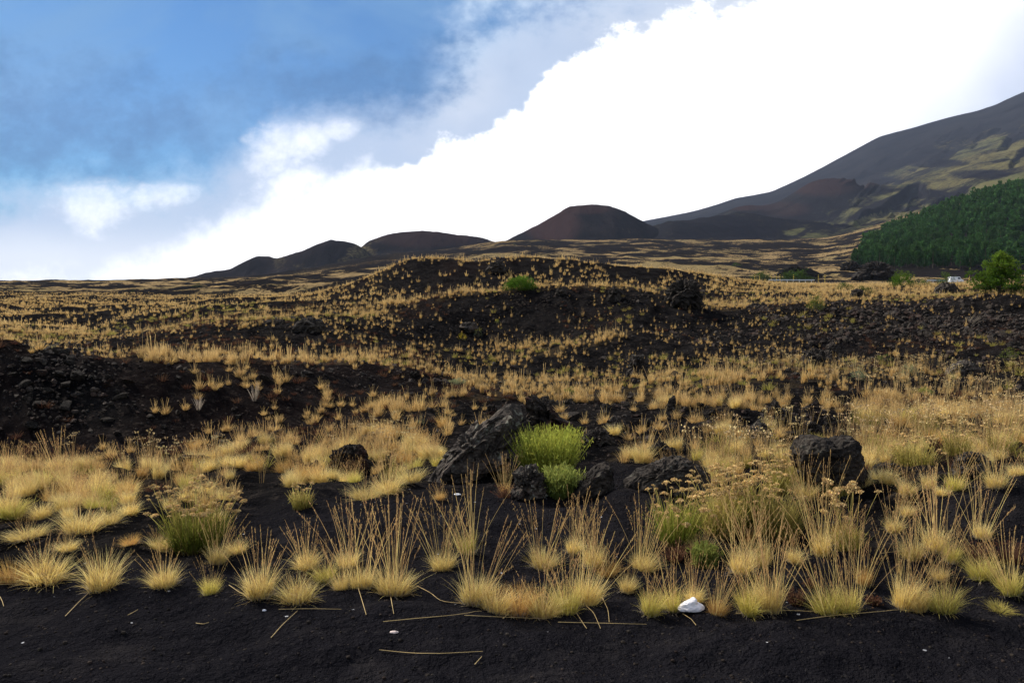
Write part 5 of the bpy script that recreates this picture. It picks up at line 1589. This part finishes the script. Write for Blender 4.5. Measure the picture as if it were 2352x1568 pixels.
def forest_tree(seed, n_clump, per, leaf):
    rng = np.random.default_rng(seed)
    t = rng.uniform(.12, 1.0, n_clump) ** .8
    prof = .55 * np.clip(1.02 - t, 0, 1) ** .42 * np.clip(t * 3, .3, 1)
    a = rng.uniform(0, 6.28, n_clump)
    rr = prof * rng.uniform(.55, 1.05, n_clump)
    c = np.stack([rr * np.cos(a), rr * np.sin(a), t], 1)
    P = np.repeat(c, per, 0) + rng.normal(0, .048, (n_clump * per, 3))
    rn = np.clip(np.repeat(rng.uniform(.1, .9, n_clump), per) + rng.normal(0, .1, len(P)), 0, 1)
    return cards(rng, P, leaf, np.clip(P[:, 2], 0, 1), rn, .6, .6)


def inside(poly, U, V):
    c = np.zeros(len(U), bool)
    for i in range(len(poly)):
        (x0, y0), (x1, y1) = poly[i], poly[(i + 1) % len(poly)]
        k = (y0 > V) != (y1 > V)
        c ^= k & (U < (x1 - x0) * (V - y0) / ((y1 - y0) + 1e-12) + x0)
    return c


def build_forest():
    rng = np.random.default_rng(3)
    poly = [(1962, 612), (1975, 596), (2004, 580), (1982, 568), (2010, 545), (2060, 524), (2100, 512), (2150, 488), (2200, 470), (2260, 452), (2310, 440), (2360, 432), (2760, 380), (2760, 640), (2352, 622), (2250, 618), (2150, 616), (2050, 617)]
    n = 14000
    y = np.sqrt(rng.uniform(310 ** 2, 990 ** 2, n)); b = rng.uniform(1940, 2620, n); x = (b - W0 / 2) / F0 * y
    z = gz(x, y)
    U, V = pixel_of(x, y, z)
    k = inside(poly, U, V)
    x, y, z, U, V = (q[k] for q in (x, y, z, U, V))
    # thin out so that crowns stand about a crown apart
    cell = {}
    keep = []
    for i in np.argsort(y):
        c = (int(x[i] // 6.8), int(y[i] // 10.5))
        if c in cell:
            continue
        cell[c] = 1; keep.append(i)
    x, y, z, U, V = (q[keep] for q in (x, y, z, U, V))
    h = rng.uniform(5.5, 12.5, len(x)); w = h * rng.uniform(.50, .74, len(x))
    ins = (U > 1940) & (U < 2380)
    vis = [i for i in range(len(x)) if ins[i]][:300]
    meshes = [tm('crown', *forest_tree(60 + q, 46, 18, .11), M_FOREST) for q in range(6)]
    tv, tf = tubes([[(0, 0, -.06), (0, 0, .3), (0.01, 0, .8)]], [[.028, .022, .008]], 6)
    trunk = mesh_np('trunk', tv, tf, None, [M_BARK], True)
    r0 = bpy.data.objects.new('pine_tree', None)
    for q, i in enumerate(vis):
        r = r0.copy(); COL.objects.link(r)
        r.location = (x[i], y[i], z[i]); r.rotation_euler = (0, 0, rng.uniform(0, 6.28)); r.scale = (w[i], w[i], h[i])
        if y[i] < 420:
            tag(r, 'dark green pine in the front edge of the forest by the road', 'pine tree', 'pines along the front edge of the forest')
        else:
            tag(r, 'dark green pine inside the forest behind its front edge', 'pine tree', 'pines inside the forest')
        link('crown', meshes[q % 6], r); link('trunk', trunk, r)
    bpy.data.objects.remove(r0)
    rest = np.setdiff1d(np.arange(len(x)), np.array(vis))
    T = [forest_tree(80 + q, 26, 8, .20) for q in range(5)]
    v, f, t, rr = scatter(T, np.stack([x, y, z], 1)[rest], w[rest], h[rest], rng, .25)
    tag(link('pine_forest', mesh_np('pine_forest', v, f, dict(t=t, rnd=rr), [M_FOREST])), 'dense dark green pine forest climbing the slope', 'forest', kind='stuff')
    print('forest', len(vis), len(rest), float(y[vis].max()))


build_forest()

# ---------------------------------------------------------------- road, guardrail, snow poles, van
M_ROAD = mat_plain('asphalt', (0.16, 0.16, 0.165), .9, .2, 3)
M_STEEL = mat_plain('galvanised steel', (0.55, 0.57, 0.60), .4, .1, 4, .5, .3)
M_POLE = mat_plain('yellow paint', (0.62, 0.42, 0.03), .6, .1)
M_BLACK = mat_plain('black paint', (0.02, 0.02, 0.02), .6, .1)
M_WHITE = mat_plain('white paint', (0.78, 0.78, 0.80), .35, .04, 4, .5)
M_GLASS = mat_plain('dark glass', (0.03, 0.04, 0.05), .1, .1, 4, .6)
M_RUBBER = mat_plain('tyre rubber', (0.02, 0.02, 0.02), .8, .1)


def road_z(x):
    return float(base_z(np.array([x]), np.array([270.0]))[0]) + .25


def build_road():
    xs = np.linspace(75, 330, 90)
    zc = np.array([road_z(a) for a in xs])
    v = []
    for dy, dz in ((-4.2, -1.2), (-3.6, 0), (3.6, 0), (4.2, -1.2)):
        v.append(np.stack([xs, np.full_like(xs, 270 + dy), zc + dz], 1))
    v = np.stack(v, 1)
    i = np.arange(len(xs) * 4).reshape(-1, 4)
    f = np.stack([i[:-1, :-1], i[1:, :-1], i[1:, 1:], i[:-1, 1:]], -1).reshape(-1, 4)
    tag(link('road', mesh_np('road', v.reshape(-1, 3), f, None, [M_ROAD])), 'asphalt road crossing behind the guardrail', 'road', kind='structure')


build_road()


def boxes(bs, bevel=0.0):
    """several boxes (cx, cy, cz, sx, sy, sz) as one mesh"""
    vs, fs = [], []
    for k, (cx, cy, cz, sx, sy, sz) in enumerate(bs):
        q = np.array([(a, b, c) for a in (-.5, .5) for b in (-.5, .5) for c in (-.5, .5)]) * (sx, sy, sz) + (cx, cy, cz)
        vs.append(q); fs.append(np.array([(0, 1, 3, 2), (4, 6, 7, 5), (0, 4, 5, 1), (2, 3, 7, 6), (0, 2, 6, 4), (1, 5, 7, 3)]) + 8 * k)
    return np.concatenate(vs), np.concatenate(fs)


def px_x(U, y=266.0):
    return (U - W0 / 2) / F0 * y


def guardrail(U0, U1, label):
    x0, x1 = px_x(U0), px_x(U1)
    r = bpy.data.objects.new('guardrail', None); COL.objects.link(r)
    zm = road_z((x0 + x1) / 2); r.location = (x0, 265.6, zm); tag(r, label, 'guardrail')
    L_ = x1 - x0
    xs = np.linspace(0, L_, 12)
    prof = [(0, .48), (-.06, .53), (-.06, .62), (0, .66), (-.06, .70), (-.06, .79), (0, .84)]
    v = np.stack([np.stack([xs, np.full_like(xs, a), np.array([road_z(x0 + q) for q in xs]) - zm + b], 1) for a, b in prof], 1)
    i = np.arange(len(xs) * 7).reshape(-1, 7)
    f = np.stack([i[:-1, :-1], i[1:, :-1], i[1:, 1:], i[:-1, 1:]], -1).reshape(-1, 4)
    link('rail', mesh_np('rail', v.reshape(-1, 3), f, None, [M_STEEL]), r)
    pm = mesh_np('post', *boxes([(0, .06, .35, .12, .10, 1.1)]), None, [M_STEEL])
    for k in range(int(L_ // 2) + 1):
        link('post', pm, r, (k * 2.0, .02, road_z(x0 + k * 2) - zm))


guardrail(1764, 1868, 'grey steel guardrail before the wide olive bush')
guardrail(2126, 2168, 'short stretch of grey guardrail left of the white van')

pv, pf = boxes([(0, 0, .9, .18, .18, 3.0)])
bv2, bf2 = boxes([(0, 0, 1.35, .195, .195, .35), (0, 0, .6, .195, .195, .35), (0, 0, 2.05, .195, .195, .35)])
POLE_M, BAND_M = mesh_np('pole', pv, pf, None, [M_POLE]), mesh_np('bands', bv2, bf2, None, [M_BLACK])
for k, (U, hV, lab) in enumerate(((1732, 0, 'yellow and black snow pole in front of the dark bush left of the guardrail'), (1743, 0, 'second snow pole before the dark bush left of the guardrail'), (1770, 0, 'snow pole at the left end of the guardrail'),
                                  (1782, 0, 'snow pole next to the one at the left end of the guardrail'), (1790, 0, 'middle snow pole before the gap between the two roadside bushes'), (1821, 0, 'snow pole in front of the wide olive bush'),
                                  (1878, 0, 'snow pole just past the right end of the guardrail'), (1893, 0, 'taller looking snow pole alone before the dark lava back'), (2097, 0, 'snow pole right of the rounded green bush'), (2224, 0, 'snow pole right of the white van'))):
    x = px_x(U, 266.5)
    r = bpy.data.objects.new('snow_pole', None); COL.objects.link(r)
    r.location = (x, 266.5, road_z(x)); tag(r, lab, 'snow pole', 'snow poles along the road')
    link('pole', POLE_M, r); link('bands', BAND_M, r)


def van():
    import bmesh
    x = px_x(2198, 270.0)
    r = bpy.data.objects.new('white_van', None); COL.objects.link(r)
    r.location = (x, 271.5, road_z(x) + .02); r.scale = (.84, .84, .84); tag(r, 'white van driving on the road, half hidden before the pine tree', 'van')
    # side profile, nose to the right (+x)
    pr = [(-2.6, .35), (-2.65, 1.0), (-2.6, 2.25), (-2.45, 2.4), (.95, 2.42), (1.25, 2.3), (1.85, 1.45), (2.55, 1.2), (2.7, .95), (2.7, .4), (2.2, .3), (-2.2, .3)]
    bm = bmesh.new()
    L0 = [bm.verts.new((a, -.95, b)) for a, b in pr]; L1 = [bm.verts.new((a, .95, b)) for a, b in pr]
    bm.faces.new(L0); bm.faces.new(L1[::-1])
    for k in range(len(pr)):
        j = (k + 1) % len(pr)
        bm.faces.new((L0[j], L0[k], L1[k], L1[j]))
    bmesh.ops.recalc_face_normals(bm, faces=bm.faces)
    bmesh.ops.bevel(bm, geom=[e for e in bm.edges], offset=.06, segments=2, affect='EDGES')
    me = bpy.data.meshes.new('body'); bm.to_mesh(me); bm.free(); me.materials.append(M_WHITE)
    link('body', me, r)
    def plate(nm, pts, mat, dy=0.0):
        v = np.array(pts); n = len(v)
        me = bpy.data.meshes.new(nm); me.from_pydata([tuple(p) for p in v], [], [tuple(range(n))]); me.materials.append(mat)
        return link(nm, me, r)
    plate('windscreen', [(1.30, -.80, 2.24), (1.30, .80, 2.24), (1.90, .85, 1.43), (1.90, -.85, 1.43)], M_GLASS)
    for sd in (-.962, .962):
        plate('side_window', [(.35, sd, 1.45), (1.55, sd, 1.45), (1.10, sd, 2.15), (.35, sd, 2.15)], M_GLASS)
    for hx in (-.7, .7):
        plate('headlight', [(2.715, hx - .18, .75), (2.715, hx + .18, .75), (2.64, hx + .18, 1.05), (2.64, hx - .18, 1.05)], M_GLASS)
    wv, wf = tubes([[(0, -.11, 0), (0, -.10, 0), (0, .10, 0), (0, .11, 0)]], [[.2, .34, .34, .2]], 20)
    wm = mesh_np('tyre', wv, wf, None, [M_RUBBER], True)
    hv, hf = tubes([[(0, -.125, 0), (0, -.12, 0), (0, .12, 0), (0, .125, 0)]], [[.02, .19, .19, .02]], 16)
    hm = mesh_np('rim', hv, hf, None, [M_STEEL], True)
    for wx in (-1.65, 1.75):
        for wy in (-.88, .88):
            w = bpy.data.objects.new('wheel', None); COL.objects.link(w); w.parent = r; w.location = (wx, wy, .34)
            link('tyre', wm, w); link('rim', hm, w)


van()

# ---------------------------------------------------------------- white tissue, scrap, fallen stems
def build_tissue():
    x, y, z = hit(1588, 1402); s = y / F0
    v, f = ICO[5]
    # two soft lobes with folds between
    lob = 1 + .38 * np.exp(-((v[:, 0] - .75) ** 2 + (v[:, 2] + .1) ** 2) / .16) + .42 * np.exp(-((v[:, 0] - .15) ** 2 + (v[:, 2] - .95) ** 2) / .10) + .30 * np.exp(-((v[:, 0] + .85) ** 2 + (v[:, 2] + .25) ** 2) / .2) - .22 * np.exp(-((v[:, 0] - .55) ** 2 + (v[:, 2] - .6) ** 2) / .04)
    fold = (fbm3(v * 1.7 + 4, 3, 9, .5, True) - .6) * .42
    P = v * (lob + fold)[:, None] * np.array([23 * s, 14 * s, 15 * s])
    P[:, 2] = np.maximum(P[:, 2] + 9 * s, .002)
    m, g = material('white tissue')
    principled(g, (0.82, 0.80, 0.83), .9, None, .1)
    tag(link('paper_tissue', mesh_np('paper_tissue', P, f, None, [m], True), None, (x, y, z)), 'crumpled white paper tissue lying on the black sand', 'tissue')
    for (U, V, w, h, sd, lab, col) in ((905, 1452, 9, 2.5, 3, 'torn scrap of pinkish white litter on the bare sand', (.55, .45, .42)), (1050, 1136, 8, 2, 4, 'small white scrap on the brow of the black sand', (.6, .6, .62)), (607, 1402, 4, 2.4, 5, 'tiny white scrap below the narrow upright tuft', (.6, .62, .68))):
        x, y, z = hit(U, V); s = y / F0
        v, f = ICO[4]
        fold = 1 + (fbm3(v * 1.6 + sd, 3, sd, .6, True) - .6) * .9
        P = v * fold[:, None] * np.array([w * s, w * s * .6, h * s]); P[:, 2] += h * s * .5
        m, g = material('litter'); principled(g, col, .8)
        tag(link('litter_scrap', mesh_np('litter_scrap', P, f, None, [m], True), None, (x, y, z)), lab, 'litter')


build_tissue()


def C4(p): return [(x / 3, 1045.7 + y / 3) for x, y in p]
def C5(p): return [(784 + x / 3, 1045.7 + y / 3) for x, y in p]
def C6(p): return [(1568 + x / 3, 1045.7 + y / 3) for x, y in p]


STEMS = [
    (C4([(1920, 1068), (2130, 1063), (2352, 1067)]), 'long straight straw stem lying below the low spread tuft'),
    (C4([(450, 1115), (560, 1000), (640, 930), (685, 875)]), 'straw stem leaning from the tall rounded tuft down onto bare sand'),
    (C4([(1868, 1264), (1950, 1170), (2050, 1078)]), 'slanting straw stem on bare sand under the long straight one'),
    (C4([(0, 897), (250, 885), (545, 858)]), 'fallen stem in front of the tufts at the left edge'),
    (C4([(0, 980), (15, 1010), (26, 1046)]), 'short bent stem at the very left edge on bare sand'),
    (C4([(1578, 900), (1650, 950), (1745, 1002)]), 'fallen stem right of the small yellowish tuft'),
    (C4([(1350, 1163), (1400, 1170), (1440, 1158)]), 'little pale straw piece on bare sand at lower left'),
    (C4([(880, 1108), (915, 1090), (950, 1070)]), 'short pale twig on bare sand below the round tuft'),
    (C5([(288, 1153), (520, 1130), (760, 1110), (965, 1080)]), 'long stem on sand left of the horseshoe, rising to the right'),
    (C5([(848, 1109), (1080, 1120), (1410, 1133)]), 'long stem lying before the front of the horseshoe'),
    (C5([(1493, 1156), (1800, 1163), (2104, 1171)]), 'long level stem on sand between horseshoe and tissue'),
    (C5([(262, 1348), (450, 1368), (640, 1376), (975, 1358)]), 'long curved stem alone on the open sand at the bottom'),
    (C5([(918, 1450), (945, 1420), (968, 1394)]), 'short stem piece under the right end of the curved stem'),
    (C5([(118, 925), (150, 1030), (172, 1106)]), 'stem hanging down from the left tall stalked tuft'),
    (C5([(333, 930), (345, 1010), (362, 1100)]), 'stem hanging straight down from the right tall stalked tuft'),
    (C5([(1113, 1133), (1170, 1080), (1228, 1026)]), 'stem crossing the front of the horseshoe foot'),
    (C5([(520, 905), (620, 955), (685, 1015), (900, 1031)]), 'kinked stem bridging the stalked pair and the horseshoe'),
    (C5([(1606, 1072), (1650, 1140), (1690, 1200)]), 'stem bent down from the right of the horseshoe'),
    (C5([(1655, 1015), (1740, 1090), (1786, 1200)]), 'arched stem drooping right of the horseshoe'),
    (C5([(1800, 990), (1838, 1070), (1846, 1157)]), 'outermost arched stem right of the horseshoe'),
    (C6([(364, 1098), (520, 1078), (720, 1074), (985, 1086)]), 'stem lying along the feet of the green front pair'),
    (C6([(783, 1144), (1050, 1108), (1300, 1088), (1492, 1070)]), 'thick pale stem lying before the green footed pair'),
    (C6([(0, 1098), (60, 1135), (92, 1177)]), 'short drooping stem below the white tissue'),
    (C6([(1360, 682), (1450, 670), (1560, 664)]), 'pale stem on dark slope left of the bushy pair'),
    (C6([(1486, 322), (1560, 326), (1644, 333)]), 'thin white stem on dark sand right of the flat flower heads'),
]


def build_stems():
    for k, (pts, lab) in enumerate(STEMS):
        P = np.array(pts)
        u = np.linspace(0, 1, 14)
        q = np.linspace(0, 1, len(P))
        Us, Vs = np.interp(u, q, P[:, 0]), np.interp(u, q, P[:, 1])
        W3 = []
        for a, b in zip(Us, Vs):
            x, y, z = hit(a, b)
            W3.append((x, y, z + .008))
        W3 = np.array(W3)
        for _ in range(2):
            W3[1:-1] = .25 * W3[:-2] + .5 * W3[1:-1] + .25 * W3[2:]
        W3[:, 2] = np.maximum(W3[:, 2], gz(W3[:, 0], W3[:, 1]) + .005)
        c = W3[0].copy()
        tv, tf = tubes([W3 - c], [np.linspace(.0021, .0013, len(W3))], 5)
        tag(link('fallen_stem', mesh_np('fallen_stem', tv, tf, None, [M_DRYSTEM], True), None, tuple(c)), lab, 'straw stem', 'fallen straw stems on the sand')


build_stems()

# ---------------------------------------------------------------- the air between here and the mountain
def build_haze():
    m, g = material('mountain air')
    out = g.n('ShaderNodeOutputMaterial')
    v = g.n('ShaderNodeVolumePrincipled')
    v.inputs['Color'].default_value = (0.62, 0.74, 1.0, 1)
    v.inputs['Density'].default_value = HAZE
    v.inputs['Anisotropy'].default_value = 0.0
    g.t.links.new(v.outputs[0], out.inputs['Volume'])
    x0, x1, y0, y1, z0, z1 = -3600, 6700, -60, 6300, -25, 1480
    q, f = boxes([((x0 + x1) / 2, (y0 + y1) / 2, (z0 + z1) / 2, x1 - x0, y1 - y0, z1 - z0)])
    tag(link('haze', mesh_np('haze', q, f, None, [m])), 'thin bluish mountain air', 'haze', kind='stuff')


HAZE = 0.00003
build_haze()
